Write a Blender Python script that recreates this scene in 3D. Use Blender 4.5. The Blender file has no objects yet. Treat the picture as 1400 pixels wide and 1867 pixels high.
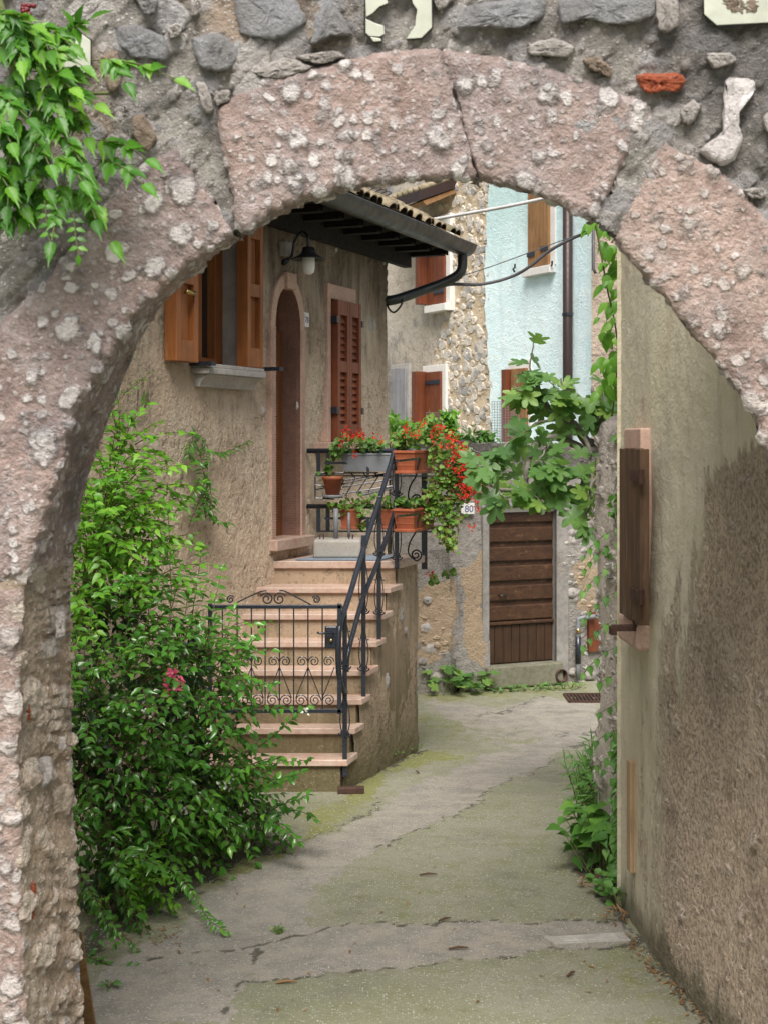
import bpy, math, random
import numpy as np
from mathutils import Vector
R = math.radians
rnd = random.Random(7)
scene = bpy.context.scene
col = scene.collection
# ------------------------------------------------------------------ survey of the place
FOC, HOR, EYE = 2600.0, 800.0, 2.5       # focal length in survey units, horizon line, eye height in metres
def gz(y): # the alley falls gently towards the back
    return -0.2*min(1.0, max(0.0, (y-9.6)/2.9))
def P(px, py, d): return Vector(((px-700)/FOC*d, d, EYE-(py-HOR)/FOC*d))
def G(px, py):
    d = 8.0
    for _ in range(40): d = (EYE-gz(d))*FOC/(py-HOR)
    return Vector(((px-700)/FOC*d, d, gz(d)))
class Wall:
    def __init__(s, p0, u, n):
        s.p = np.array(p0, float); s.u = np.array(u, float)/np.hypot(*u); s.n = np.array(n, float)/np.hypot(*n)
    def tz(s, px, py, off=0.0):
        p = s.p+s.n*off; a = (px-700)/FOC
        t = (a*p[1]-p[0])/(s.u[0]-a*s.u[1]); d = p[1]+t*s.u[1]
        return t, EYE-(py-HOR)/FOC*d
    def P(s, t, z, off=0.0):
        q = s.p+s.u*t+s.n*off
        return Vector((q[0], q[1], z))
    def pix(s, px, py, off=0.0):
        t, z = s.tz(px, py, off); return s.P(t, z, off)
FW = Wall((0.025, 13.99), (.4, 1), (1, -.4))            # front of the stone house
FL = Wall((-.295, 10.24), (.3, 1), (1, -.3))            # flank of the staircase
RW1 = Wall((1.299, 6.893), (1.382-1.299, 6.09-6.893), (-.803, -.083))   # plaster house, near stretch
RW2 = Wall((1.272, 7.514), (1.299-1.272, 6.893-7.514), (-.621, -.027))  # plaster house, far stretch
_a, _b = G(790, 1265), G(1060, 1243)
DW = Wall((_a.x, _a.y), (_b.x-_a.x, _b.y-_a.y), (_b.y-_a.y, -(_b.x-_a.x)))
BW = Wall((2.668, 18.5), (-.48, 1), (-1, -.48))         # blue and cobbled houses
# ------------------------------------------------------------------ objects
ROOT = {}
def meta(o, label=None, cat=None, group=None, kind=None):
    if label: o['label'] = label
    if cat: o['category'] = cat
    if group: o['group'] = group
    if kind: o['kind'] = kind
def thing(name, label, cat, loc, group=None):
    o = bpy.data.objects.new(name, None); o.empty_display_size = .1; col.objects.link(o)
    o.location = loc; ROOT[o.name] = Vector(loc); meta(o, label, cat, group); return o
class M:
    def __init__(s): s.v = []; s.f = []; s.tint = None
    def add(s, vs, fs):
        b = len(s.v); s.v.extend([tuple(v) for v in vs]); s.f.extend([tuple(i+b for i in f) for f in fs]); return s
    def hexa(s, p):  # 8 points: bottom ring 0-3, top ring 4-7
        return s.add(p, [(0,3,2,1),(4,5,6,7),(0,1,5,4),(1,2,6,5),(2,3,7,6),(3,0,4,7)])
    def box(s, c, ex, ey, ez):  # centre and half vectors
        c = Vector(c); ex, ey, ez = Vector(ex), Vector(ey), Vector(ez)
        return s.hexa([c-ex-ey-ez, c+ex-ey-ez, c+ex+ey-ez, c-ex+ey-ez, c-ex-ey+ez, c+ex-ey+ez, c+ex+ey+ez, c-ex+ey+ez])
    def wbox(s, W, t0, t1, z0, z1, o0, o1):
        q = [W.P(t, z, o) for z in (z0, z1) for (t, o) in ((t0,o1),(t1,o1),(t1,o0),(t0,o0))]
        return s.hexa(q)
    def prism(s, bot, top):  # two matching rings
        n = len(bot); f = [tuple(range(n))[::-1], tuple(range(n, 2*n))]
        f += [(i, (i+1) % n, n+(i+1) % n, n+i) for i in range(n)]
        return s.add(list(bot)+list(top), f)
    def tube(s, pts, r, k=8, cap=True):
        pts = [Vector(p) for p in pts]; n = len(pts)
        rr = r if isinstance(r, (list, tuple)) else [r]*n
        t0 = (pts[1]-pts[0]).normalized()
        a = t0.orthogonal().normalized(); vs = []
        for i in range(n):
            t = (pts[min(i+1, n-1)]-pts[max(i-1, 0)]).normalized()
            a = (a-t*a.dot(t)).normalized(); b = t.cross(a)
            for j in range(k):
                w = 2*math.pi*j/k
                vs.append(pts[i]+(a*math.cos(w)+b*math.sin(w))*rr[i])
        fs = [(i*k+j, i*k+(j+1) % k, (i+1)*k+(j+1) % k, (i+1)*k+j) for i in range(n-1) for j in range(k)]
        if cap: fs += [tuple(range(k))[::-1], tuple(range((n-1)*k, n*k))]
        return s.add(vs, fs)
    def bar(s, pts, w, h, side):  # flat bar: width w along side vector, thickness h
        pts = [Vector(p) for p in pts]; n = len(pts); vs = []
        side = Vector(side).normalized()
        for i in range(n):
            t = (pts[min(i+1, n-1)]-pts[max(i-1, 0)]).normalized()
            b = t.cross(side).normalized()
            vs += [pts[i]+side*w/2+b*h/2, pts[i]-side*w/2+b*h/2, pts[i]-side*w/2-b*h/2, pts[i]+side*w/2-b*h/2]
        fs = [(i*4+j, i*4+(j+1) % 4, (i+1)*4+(j+1) % 4, (i+1)*4+j) for i in range(n-1) for j in range(4)]
        fs += [(0,1,2,3)[::-1], tuple(range((n-1)*4, n*4))]
        return s.add(vs, fs)
    def lathe(s, c, prof, k=20, axis=(0,0,1)):  # prof: (r, h)
        ax = Vector(axis).normalized(); a = ax.orthogonal().normalized(); b = ax.cross(a); c = Vector(c)
        vs = [c+ax*h+(a*math.cos(2*math.pi*j/k)+b*math.sin(2*math.pi*j/k))*r for r, h in prof for j in range(k)]
        n = len(prof)
        fs = [(i*k+j, i*k+(j+1) % k, (i+1)*k+(j+1) % k, (i+1)*k+j) for i in range(n-1) for j in range(k)]
        return s.add(vs, fs)
    def grid(s, pts2):  # rows x cols of points
        nr, nc = len(pts2), len(pts2[0])
        return s.add([p for row in pts2 for p in row], [(i*nc+j, i*nc+j+1, (i+1)*nc+j+1, (i+1)*nc+j) for i in range(nr-1) for j in range(nc-1)])
    def build(s, name, mat, parent=None, smooth=False, label=None, bevel=0, recalc=False, kind=None):
        loc = Vector((0,0,0)); p = parent
        while p is not None:
            if p.name in ROOT: loc = ROOT[p.name]; break
            p = p.parent
        v = np.array(s.v, dtype=np.float64).reshape(-1, 3)
        me = bpy.data.meshes.new(name)
        me.from_pydata((v-np.array(loc)).tolist(), [], s.f)
        at = me.attributes.new('rp', 'FLOAT_VECTOR', 'POINT'); at.data.foreach_set('vector', v.astype(np.float32).ravel())
        if s.tint is not None:
            ca = me.attributes.new('tint', 'FLOAT_COLOR', 'POINT'); ca.data.foreach_set('color', np.asarray(s.tint, np.float32).ravel())
        if recalc:
            import bmesh
            bm = bmesh.new(); bm.from_mesh(me); bmesh.ops.recalc_face_normals(bm, faces=bm.faces); bm.to_mesh(me); bm.free()
        if smooth: me.polygons.foreach_set('use_smooth', [True]*len(me.polygons))
        me.materials.append(mat); me.update()
        o = bpy.data.objects.new(name, me); col.objects.link(o)
        if parent: o.parent = parent
        if bevel:
            b = o.modifiers.new('Bevel', 'BEVEL'); b.width = bevel; b.segments = 2; b.limit_method = 'ANGLE'; b.angle_limit = R(40)
        if label: o['label'] = label
        if kind: o['kind'] = kind
        return o
def top(o, label, cat, group=None):
    meta(o, label, cat, group); return o
def rebase(o, loc):  # give a one-mesh thing its origin at its base
    loc = Vector(loc); me = o.data
    me.transform(__import__('mathutils').Matrix.Translation(-loc)); o.location = loc; return o
def lerp(a, b, t): return a+(b-a)*t
def resample(pl, n):
    pl = np.array(pl, float); s = np.r_[0, np.cumsum(np.hypot(*np.diff(pl, axis=0).T))]
    x = np.linspace(0, s[-1], n); return np.c_[np.interp(x, s, pl[:,0]), np.interp(x, s, pl[:,1])]
def smoothpath(pts, n=6):  # Catmull-Rom
    pts = [Vector(p) for p in pts]; q = [pts[0]*2-pts[1]]+pts+[pts[-1]*2-pts[-2]]; out = []
    for i in range(1, len(q)-2):
        for k in range(n):
            t = k/n; a, b, c, d = q[i-1], q[i], q[i+1], q[i+2]
            out.append(.5*((2*b)+(c-a)*t+(2*a-5*b+4*c-d)*t*t+(3*b-a-3*c+d)*t**3))
    out.append(pts[-1]); return out
def inpoly(x, y, poly):
    x = np.asarray(x); y = np.asarray(y); r = np.zeros(x.shape, bool); n = len(poly); j = n-1
    for i in range(n):
        xi, yi = poly[i]; xj, yj = poly[j]
        c = ((yi > y) != (yj > y)) & (x < (xj-xi)*(y-yi)/((yj-yi) if yj != yi else 1e-9)+xi)
        r ^= c; j = i
    return r
def pxof(v):
    v = np.asarray(v); return 700+v[:,0]/v[:,1]*FOC, HOR+(EYE-v[:,2])/v[:,1]*FOC
def wig(x, y, a, f, ph=0):  # cheap smooth wobble
    return a*(np.sin(x*f+1.3*np.sin(y*f*.7+ph)+ph)+.5*np.sin(y*f*2.1+2*np.sin(x*f*1.7)+ph*2)+.4*np.sin((x+y)*f*3.7+ph))
def coords(a, b, step, extra=()):
    n = max(1, int(math.ceil((b-a)/step))); c = list(np.linspace(a, b, n+1))
    for e in extra:
        if a < e < b:
            i = min(range(len(c)), key=lambda k: abs(c[k]-e))
            if 0 < i < len(c)-1 and abs(c[i]-e) < step*.5: c[i] = e
            else: c.append(e)
    return sorted(set(round(x, 5) for x in c))
def wallgrid(W, ts, zs, hole=None, off=None, m=None):
    m = m or M(); b = len(m.v); nt, nz = len(ts), len(zs)
    for z in zs:
        for t in ts:
            m.v.append(tuple(W.P(t, z, off(t, z) if off else 0.0)))
    # winding so that the normal follows W.n
    flip = (W.u[1]*1.0*W.n[0]-W.u[0]*W.n[1]) < 0   # (u x z).n
    for i in range(nz-1):
        for j in range(nt-1):
            if hole and hole((ts[j]+ts[j+1])/2, (zs[i]+zs[i+1])/2): continue
            f = (b+i*nt+j, b+i*nt+j+1, b+(i+1)*nt+j+1, b+(i+1)*nt+j)
            m.f.append(f[::-1] if flip else f)
    return m
# ------------------------------------------------------------------ leaves
def _leaf(st, fold=.18, curl=.22):
    v = [(0,0,0)]; f = []
    for y, w in st: v += [(-w, y, fold*w-curl*y*y), (0, y, -curl*y*y), (w, y, fold*w-curl*y*y)]
    n = len(st); v.append((0, 1, -curl)); e = len(v)-1
    f += [(0,2,1), (0,3,2)]
    for i in range(n-1):
        a = 1+3*i; f += [(a,a+1,a+4,a+3), (a+1,a+2,a+5,a+4)]
    a = 1+3*(n-1); f += [(a,a+1,e), (a+1,a+2,e)]
    return np.array(v, float), f
def _fan(outline, fold=.12):
    v = [(0,.42,-.03)]+[(x, y, fold*abs(x)-.15*(y-.4)**2) for x, y in outline]; n = len(outline)
    return np.array(v, float), [(0, 1+i, 1+(i+1) % n) for i in range(n)]
LEAF = {
 'serr': _fan([(0,0),(.16,.02),(.36,.14),(.46,.3),(.38,.36),(.4,.5),(.27,.56),(.24,.7),(.11,.78),(0,1.1),(-.1,.78),(-.25,.7),(-.28,.56),(-.41,.48),(-.38,.36),(-.47,.28),(-.34,.12),(-.15,.02)], .2),
 'ovate': _leaf([(.18,.34),(.42,.5),(.72,.28)]),
 'lance': _leaf([(.2,.4),(.5,.5),(.8,.25)], .1, .35),
 'broad': _leaf([(.12,.42),(.34,.52),(.62,.38),(.85,.13)], .15, .3),
 'fig': _fan([(0,0),(.14,-.06),(.3,.0),(.46,.14),(.36,.27),(.24,.33),(.42,.42),(.58,.66),(.5,.8),(.3,.72),(.15,.6),(.2,.8),(.12,.97),(0,1.06),
              (-.12,.97),(-.2,.8),(-.15,.6),(-.3,.72),(-.5,.8),(-.58,.66),(-.42,.42),(-.24,.33),(-.36,.27),(-.46,.14),(-.3,.0),(-.14,-.06)]),
 'ivy': _fan([(0,0),(.22,-.05),(.46,.12),(.42,.4),(.26,.6),(.1,.85),(0,1.08),(-.1,.85),(-.26,.6),(-.42,.4),(-.46,.12),(-.22,-.05)]),
 'round': _fan([(0,.05),(.2,-.05),(.42,.08),(.52,.35),(.44,.62),(.27,.72),(.22,.9),(0,.88),(-.22,.92),(-.3,.72),(-.46,.6),(-.52,.33),(-.4,.08),(-.2,-.05)], .25),
}
class Leaves:
    def __init__(s, kind): s.kind = kind; s.p = []; s.d = []; s.n = []; s.l = []; s.w = []
    def add(s, p, d, n, L, w=None):
        s.p.append(tuple(p)); s.d.append(tuple(d)); s.n.append(tuple(n)); s.l.append(L); s.w.append(L*.5 if w is None else w)
    def mesh(s, m=None):
        m = m or M()
        if not s.p: return m
        tv, tf = LEAF[s.kind]
        p, d, n = np.array(s.p), np.array(s.d), np.array(s.n)
        d /= np.linalg.norm(d, axis=1)[:,None]+1e-9
        x = np.cross(d, n); x /= np.linalg.norm(x, axis=1)[:,None]+1e-9
        n = np.cross(x, d)
        l, w = np.array(s.l)[:,None,None], np.array(s.w)[:,None,None]
        V = p[:,None,:]+tv[None,:,0:1]*w*x[:,None,:]+tv[None,:,1:2]*l*d[:,None,:]+tv[None,:,2:3]*l*n[:,None,:]
        k = len(tv); b = len(m.v)
        m.v.extend(map(tuple, V.reshape(-1, 3)))
        for i in range(len(p)):
            o = b+i*k; m.f.extend([tuple(a+o for a in q) for q in tf])
        return m
def rv(r=1.0): return Vector((rnd.gauss(0,1), rnd.gauss(0,1), rnd.gauss(0,1))).normalized()*r
UP = Vector((0,0,1))
def shoot(L, S, p, d, length, n, ll, droop=.5, w=.5, r=.004, bare=0.1, spread=1.0, up=.9, pair=False):
    p = Vector(p); d = Vector(d).normalized(); st = length/n; pts = [p.copy()]
    for i in range(n):
        d = (d+Vector((0,0,-droop/n))+rv(.12)).normalized(); p = p+d*st; pts.append(p.copy())
        if i/n < bare: continue
        s = d.cross(UP+rv(.25)); s = s.normalized() if s.length > 1e-3 else rv()
        sides = (1, -1) if pair else ((1,) if i % 2 else (-1,))
        for sg in sides:
            a = rnd.uniform(-.6, .6)
            ld = (d*.55+s*sg*spread*math.cos(a)+UP*(.35*math.sin(a)-.15)+rv(.25)).normalized()
            L.add(p, ld, (UP*up+rv(.55)+Vector((0,-.35,0))), ll*rnd.uniform(.6, 1.15), None if w is None else ll*w*rnd.uniform(.8,1.15))
    L.add(p, (d+rv(.2)).normalized(), UP+rv(.4), ll*rnd.uniform(.7, 1))
    if S is not None: S.tube(pts, [lerp(r, r*.4, i/len(pts)) for i in range(len(pts))], 4, False)
    return pts
# ------------------------------------------------------------------ materials
def lin(r, g, b):
    f = lambda c: c/12.92 if c <= .04045 else ((c+.055)/1.055)**2.4
    return (f(r/255), f(g/255), f(b/255), 1)
class S:
    def __init__(s, name):
        s.m = bpy.data.materials.new(name); s.m.use_nodes = True; s.t = s.m.node_tree; s.t.nodes.clear()
        s.out = s.t.nodes.new('ShaderNodeOutputMaterial'); s.b = s.t.nodes.new('ShaderNodeBsdfPrincipled')
        s.t.links.new(s.b.outputs[0], s.out.inputs[0]); s._rp = None; s._ti = None
    def n(s, typ, ins=None, **pr):
        x = s.t.nodes.new(typ)
        for k, v in pr.items(): setattr(x, k, v)
        for k, v in (ins or {}).items(): s.put(x.inputs[k], v)
        return x
    def put(s, i, v):
        if isinstance(v, bpy.types.NodeSocket): s.t.links.new(v, i)
        else: i.default_value = v
    @property
    def rp(s):
        if s._rp is None: s._rp = s.n('ShaderNodeAttribute', attribute_name='rp').outputs['Vector']
        return s._rp
    @property
    def tint(s):
        if s._ti is None:
            a = s.n('ShaderNodeAttribute', attribute_name='tint')
            q = s.n('ShaderNodeSeparateColor', {0: a.outputs['Color']}); s._ti = (q.outputs[0], q.outputs[1], q.outputs[2])
        return s._ti
    def xyz(s, v): return s.n('ShaderNodeSeparateXYZ', {0: v}).outputs
    def vs(s, v, k): return s.n('ShaderNodeVectorMath', {0: v, 1: k}, operation='MULTIPLY').outputs[0]
    def va(s, v, k): return s.n('ShaderNodeVectorMath', {0: v, 1: k}, operation='ADD').outputs[0]
    def noise(s, sc, det=4, rough=.55, v=None, dist=0.0):
        return s.n('ShaderNodeTexNoise', {'Vector': v or s.rp, 'Scale': sc, 'Detail': det, 'Roughness': rough, 'Distortion': dist}).outputs['Fac']
    def ncol(s, sc, det=2, v=None): return s.n('ShaderNodeTexNoise', {'Vector': v or s.rp, 'Scale': sc, 'Detail': det}).outputs['Color']
    def vor(s, sc, v=None, feat='F1', rand=1.0, smooth=None):
        x = s.n('ShaderNodeTexVoronoi', feature=feat); s.put(x.inputs['Vector'], v or s.rp); s.put(x.inputs['Scale'], sc); s.put(x.inputs['Randomness'], rand); return x
    def warp(s, amt, sc, v=None):
        c = s.ncol(sc, 2, v); c = s.va(c, (-.5,-.5,-.5)); return s.va(v or s.rp, s.vs(c, (amt,amt,amt)))
    def mr(s, x, a, b, c=0.0, d=1.0, sm=True):
        q = s.n('ShaderNodeMapRange', {'Value': x, 'From Min': a, 'From Max': b, 'To Min': c, 'To Max': d}); q.interpolation_type = 'SMOOTHSTEP' if sm else 'LINEAR'; return q.outputs[0]
    def ma(s, op, a, b=0.0, c=None):
        x = s.n('ShaderNodeMath', operation=op); s.put(x.inputs[0], a); s.put(x.inputs[1], b)
        if c is not None: s.put(x.inputs[2], c)
        return x.outputs[0]
    def mul(s, *a):
        r = a[0]
        for x in a[1:]: r = s.ma('MULTIPLY', r, x)
        return r
    def sum(s, *a):
        r = a[0]
        for x in a[1:]: r = s.ma('ADD', r, x)
        return r
    def mix(s, f, a, b, mode='MIX'):
        x = s.n('ShaderNodeMix', data_type='RGBA', blend_type=mode); s.put(x.inputs[0], f); s.put(x.inputs[6], a); s.put(x.inputs[7], b); return x.outputs[2]
    def fin(s, colr, rough=.9, disp=None, bump=None, bd=.01, bs=.6, spec=.3, metal=0.0):
        s.put(s.b.inputs['Base Color'], colr); s.put(s.b.inputs['Roughness'], rough); s.put(s.b.inputs['Specular IOR Level'], spec); s.put(s.b.inputs['Metallic'], metal)
        if bump is not None:
            x = s.n('ShaderNodeBump', {'Height': bump, 'Distance': bd, 'Strength': bs}); s.t.links.new(x.outputs[0], s.b.inputs['Normal'])
        if disp is not None:
            x = s.n('ShaderNodeDisplacement', {'Height': disp, 'Midlevel': 0.0, 'Scale': 1.0}); s.t.links.new(x.outputs[0], s.out.inputs['Displacement'])
            s.m.displacement_method = 'BOTH'
        return s.m
def conglomerate(name, ma, mb, pa, pb, dark=.45, seed=(0,0,0)):
    s = S(name); v = s.warp(.045, 11, s.warp(.02, 34, s.va(s.rp, seed)))
    big, mid, fin, n3 = s.noise(3.2, 5, .6), s.noise(13, 5, .62), s.noise(75, 5, .72), s.noise(32, 5, .65)
    def peb(sc, lo, hi, soft):
        x = s.vor(sc, v); c = s.n('ShaderNodeSeparateColor', {0: x.outputs['Color']}).outputs
        d = s.sum(s.mr(c[0], .15, 1, lo, hi, False), s.mul(x.outputs['Distance'], -1.0), s.mul(s.ma('SUBTRACT', n3, .5), .3))
        return s.mr(d, -.04, soft), c
    p1, c1 = peb(11, .08, .60, .2); p2, c2 = peb(22, .06, .62, .22); p3, c3 = peb(50, .05, .55, .25)
    mat = s.mix(s.mr(big, .35, .65), ma, mb)
    mat = s.mix(s.mr(n3, .42, .68, 0, .75), mat, tuple(x*.62 for x in ma[:3])+(1,))
    mat = s.mix(s.mr(s.noise(8, 6, .75, s.va(s.rp, (2,7,seed[2]))), .5, .7, 0, .55), mat, pa)
    tone = s.mr(n3, .25, .65, .55, 1.0)
    colr = s.mix(s.mul(p3, .5), mat, s.mix(c3[1], pa, pb)); colr = s.mix(s.mul(p2, tone, .9), colr, s.mix(c2[1], pa, pb)); colr = s.mix(s.mul(p1, tone, .95), colr, s.mix(c1[1], pa, pb))
    for p_, a_ in ((p1, .55), (p2, .45)): colr = s.mix(s.mul(p_, s.ma('SUBTRACT', 1.0, p_), 4.0, a_), colr, tuple(x*.38 for x in mb[:3])+(1,))
    colr = s.mix(s.mr(fin, .54, .74, 0, .4), colr, (.60,.56,.54,1)); colr = s.mix(s.mr(fin, .45, .3, 0, .5), colr, tuple(x*.4 for x in ma[:3])+(1,))
    h = s.sum(s.mul(p1, .013), s.mul(p2, .008), s.mul(p3, .003), s.mul(s.ma('SUBTRACT', s.noise(6, 4, .6), .5), .03), s.mul(s.ma('SUBTRACT', mid, .5), .026), s.mul(s.ma('SUBTRACT', n3, .5), .018), s.mul(s.ma('SUBTRACT', fin, .5), .006))
    colr = s.mix(s.mr(h, .004, -.014, 0, .75), colr, (.12,.078,.066,1))  # hollows darkened by height, crevice shade painted into the colour
    blk = s.noise(2.1, 6, .72, s.va(s.rp, (5+seed[0],2,1)))
    colr = s.mix(s.mr(blk, .5, .7, 0, dark), colr, (.10,.095,.105,1))
    return s.fin(colr, .92, h, fin, .004, .5)
def masonry(name, mort, stA, stB, sc=6.5, amt=.6, dark=.5):
    s = S(name); n3 = s.noise(30, 5, .68); v = s.vs(s.warp(.14, 5), (1,1,1.5))
    fine, mid, big = s.noise(75, 6, .74), s.noise(11, 5, .65), s.noise(2.2, 4, .6)
    def peb(x, lo, hi, soft, wob=.3):
        c = s.n('ShaderNodeSeparateColor', {0: x.outputs['Color']}).outputs
        return s.mr(s.sum(s.mr(c[0], 0, 1, lo, hi, False), s.mul(x.outputs['Distance'], -1.0), s.mul(s.ma('SUBTRACT', n3, .5), wob)), -.03, soft), c
    p1, c1 = peb(s.vor(sc, v), .16, .74, .12); p2, c2 = peb(s.vor(22, s.warp(.03, 20)), -.2, .5, .2); g, c3 = peb(s.vor(70, s.rp), -.2, .5, .2, .1)
    base = s.mix(s.mr(mid, .3, .7), mort, tuple(x*.55 for x in mort[:3])+(1,))
    base = s.mix(s.mr(big, .4, .65, 0, .4), base, (.14,.13,.12,1)); base = s.mix(s.mr(s.noise(1.5, 4, .6, s.va(s.rp, (4,4,4))), .52, .66, 0, .6), base, (.42,.31,.22,1))
    base = s.mix(s.mul(g, .7), base, (.60,.59,.58,1)); base = s.mix(s.mul(p2, .7), base, s.mix(c2[1], stB, (.55,.53,.51,1)))
    st = s.mix(c1[1], stA, stB); st = s.mix(s.mr(c1[2], .7, .8, 0, .8), st, (.50,.47,.45,1)); st = s.mix(s.mr(n3, .42, .7, 0, .6), st, tuple(x*.45 for x in stA[:3])+(1,))
    colr = s.mix(p1, base, st); colr = s.mix(s.mr(fine, .55, .72, 0, .5), colr, (.55,.53,.51,1)); colr = s.mix(s.mr(fine, .44, .3, 0, .6), colr, (.08,.075,.07,1))
    blk = s.noise(1.7, 6, .72, s.va(s.rp, (9,2,3)))
    colr = s.mix(s.mr(blk, .46, .66, 0, dark), colr, (.07,.068,.068,1))
    h = s.sum(s.mul(p1, .012), s.mul(p2, .006), s.mul(g, .004), s.mul(s.ma('SUBTRACT', mid, .5), .05), s.mul(s.ma('SUBTRACT', n3, .5), .02), s.mul(s.ma('SUBTRACT', fine, .5), .01))
    colr = s.mix(s.mr(h, -.002, -.022, 0, .8), colr, (.05,.045,.042,1))
    return s.fin(colr, .95, h, fine, .005, .6)
def stucco(name, A, B, C, sc=42, dep=.02, streak=.5, topz=None, moss=None):
    s = S(name); fine = s.noise(sc, 5, .7); mid = s.noise(9, 5, .6); big = s.noise(1.3, 5, .65)
    pit0 = s.noise(sc*.7, 4, .7, s.vs(s.warp(.012, 30), (1,1,.75)))
    pit = s.mix(s.mr(s.noise(1.9, 5, .65, s.va(s.rp, (2,9,4))), .38, .62, .6, 0), pit0, (.5,.5,.5,1))
    st = s.noise(3.5, 6, .65, s.vs(s.rp, (2.2,2.2,.35)))
    colr = s.mix(s.mr(big, .36, .64), A, B)
    colr = s.mix(s.mr(st, .5, .72, 0, streak), colr, C)
    colr = s.mix(s.mr(s.noise(2.6, 5, .7, s.va(s.vs(s.rp, (1,1,.6)), (3,8,1))), .56, .7, 0, .5), colr, tuple(min(.6, x*1.5) for x in A[:3])+(1,))
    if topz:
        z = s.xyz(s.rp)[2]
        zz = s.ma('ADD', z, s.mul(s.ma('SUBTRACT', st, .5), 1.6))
        colr = s.mix(s.mr(zz, topz[0], topz[1], 0, topz[2]), colr, (.055,.042,.03,1))  # upper wall darkened in colour for the shade under the eave
        colr = s.mix(s.mr(s.ma('ADD', z, s.mul(s.ma('SUBTRACT', mid, .5), 1.0)), topz[3], topz[3]-.9, 0, .75), colr, (.68,.55,.42,1))  # lower wall lightened in colour for the daylight falling there
    colr = s.mix(s.mr(pit, .47, .36, 0, .65), colr, tuple(x*.35 for x in A[:3])+(1,))
    colr = s.mix(s.mr(s.noise(4.5, 7, .75, s.va(s.vs(s.rp, (1,1,.7)), (7,1,5))), .53, .68, 0, .55), colr, C)
    if moss: colr = s.mix(s.mr(s.ma('ADD', s.xyz(s.rp)[2], s.mul(s.ma('SUBTRACT', st, .5), 1.3)), moss, -.1, 0, .8), colr, (.085,.08,.03,1))
    colr = s.mix(s.mr(fine, .55, .75, 0, .45), colr, (.55,.48,.38,1))
    rm = s.mr(s.noise(1.9, 5, .65, s.va(s.rp, (2,9,4))), .38, .62, .45, 1.0)
    h = s.sum(s.mul(s.mr(pit, .3, .6), rm, dep), s.mul(s.ma('SUBTRACT', mid, .5), dep*1.7), s.mul(s.ma('SUBTRACT', s.noise(3, 4, .6), .5), dep*1.5), s.mul(s.ma('SUBTRACT', fine, .5), rm, dep*.6))
    return s.fin(colr, .95, h, fine, .006, .6)
def wood(name, A, B, axis=2, sc=30, rough=.5, wear=None):
    s = S(name); k = [1.0,1.0,1.0]; k[axis] = .06
    g = s.noise(sc, 6, .65, s.vs(s.rp, tuple(k)), 1.2); g2 = s.noise(sc*3, 4, .6, s.vs(s.rp, tuple(k)))
    big = s.noise(5, 3)
    colr = s.mix(s.mr(g, .3, .7), A, B); colr = s.mix(s.mr(g2, .5, .75, 0, .6), colr, tuple(x*.45 for x in A[:3])+(1,))
    colr = s.mix(s.mr(big, .4, .7, 0, .35), colr, tuple(x*.5 for x in B[:3])+(1,))
    if wear: colr = s.mix(s.mr(s.noise(sc*.8, 6, .75, s.vs(s.rp, tuple(k))), .56, .72, 0, .85), colr, wear)
    return s.fin(colr, s.mr(g, .2, .8, rough-.1, rough+.15), None, g, .003, .5, .4)
def plain(name, A, rough=.5, metal=0.0, var=.3, sc=20, bump=.0, spec=.4, B=None):
    s = S(name); x = s.noise(sc, 5, .65); y = s.noise(sc*.17, 4, .6)
    colr = s.mix(s.mr(x, .35, .7, 0, var), A, B or tuple(c*.45 for c in A[:3])+(1,))
    colr = s.mix(s.mr(y, .45, .7, 0, var), colr, B or tuple(min(1, c*1.4) for c in A[:3])+(1,))
    return s.fin(colr, s.mr(x, .3, .7, rough-.08, rough+.12), None, x if bump else None, bump or .01, .5, spec, metal)
def leafmat(name, A, B, C, rough=.38, tr=.3, tcol=None):
    s = S(name); isl = s.n('ShaderNodeNewGeometry').outputs['Random Per Island']
    cl = s.noise(1.7, 3); f = s.ma('ADD', s.mul(isl, .75), s.mul(s.ma('SUBTRACT', cl, .35), .9))
    colr = s.mix(s.mr(f, .05, .55), A, B); colr = s.mix(s.mr(f, .6, 1.05), colr, C)
    s.fin(colr, rough, None, s.noise(140, 2), .002, .25, .5)
    t = s.n('ShaderNodeBsdfTranslucent', {'Color': s.mix(.5, colr, tcol or (.25,.45,.04,1))})
    x = s.n('ShaderNodeMixShader', {0: tr}); s.t.links.new(s.b.outputs[0], x.inputs[1]); s.t.links.new(t.outputs[0], x.inputs[2]); s.t.links.new(x.outputs[0], s.out.inputs[0])
    return s.m
MT = {}
MT['cong'] = conglomerate('pink_conglomerate', (.40,.30,.27,1), (.345,.285,.275,1), (.50,.48,.485,1), (.67,.64,.63,1), .7)
MT['cong2'] = conglomerate('rose_conglomerate', (.46,.345,.30,1), (.40,.315,.285,1), (.47,.435,.42,1), (.60,.56,.535,1), .45, (3,1,4))
MT['rubble'] = masonry('grey_rubble', (.42,.395,.365,1), (.44,.43,.44,1), (.30,.285,.28,1), 7.5, .6, .65)
MT['jamb'] = masonry('brown_rubble', (.58,.475,.37,1), (.62,.55,.47,1), (.50,.41,.33,1), 7, .5, .15)
def rough_stone(name, A, B):
    s = S(name); fine, mid, big = s.noise(70, 6, .75), s.noise(14, 6, .7), s.noise(5, 5, .65)
    colr = s.mix(s.mr(big, .35, .65), A, B); colr = s.mix(s.mr(mid, .5, .7, 0, .7), colr, tuple(x*.4 for x in A[:3])+(1,)); colr = s.mix(s.mr(fine, .55, .72, 0, .6), colr, (.55,.53,.5,1)); colr = s.mix(s.mr(fine, .42, .28, 0, .7), colr, (.05,.045,.04,1))
    return s.fin(colr, .95, s.sum(s.mul(s.ma('SUBTRACT', mid, .5), .03), s.mul(s.ma('SUBTRACT', fine, .5), .006)), fine, .006, .7)
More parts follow.
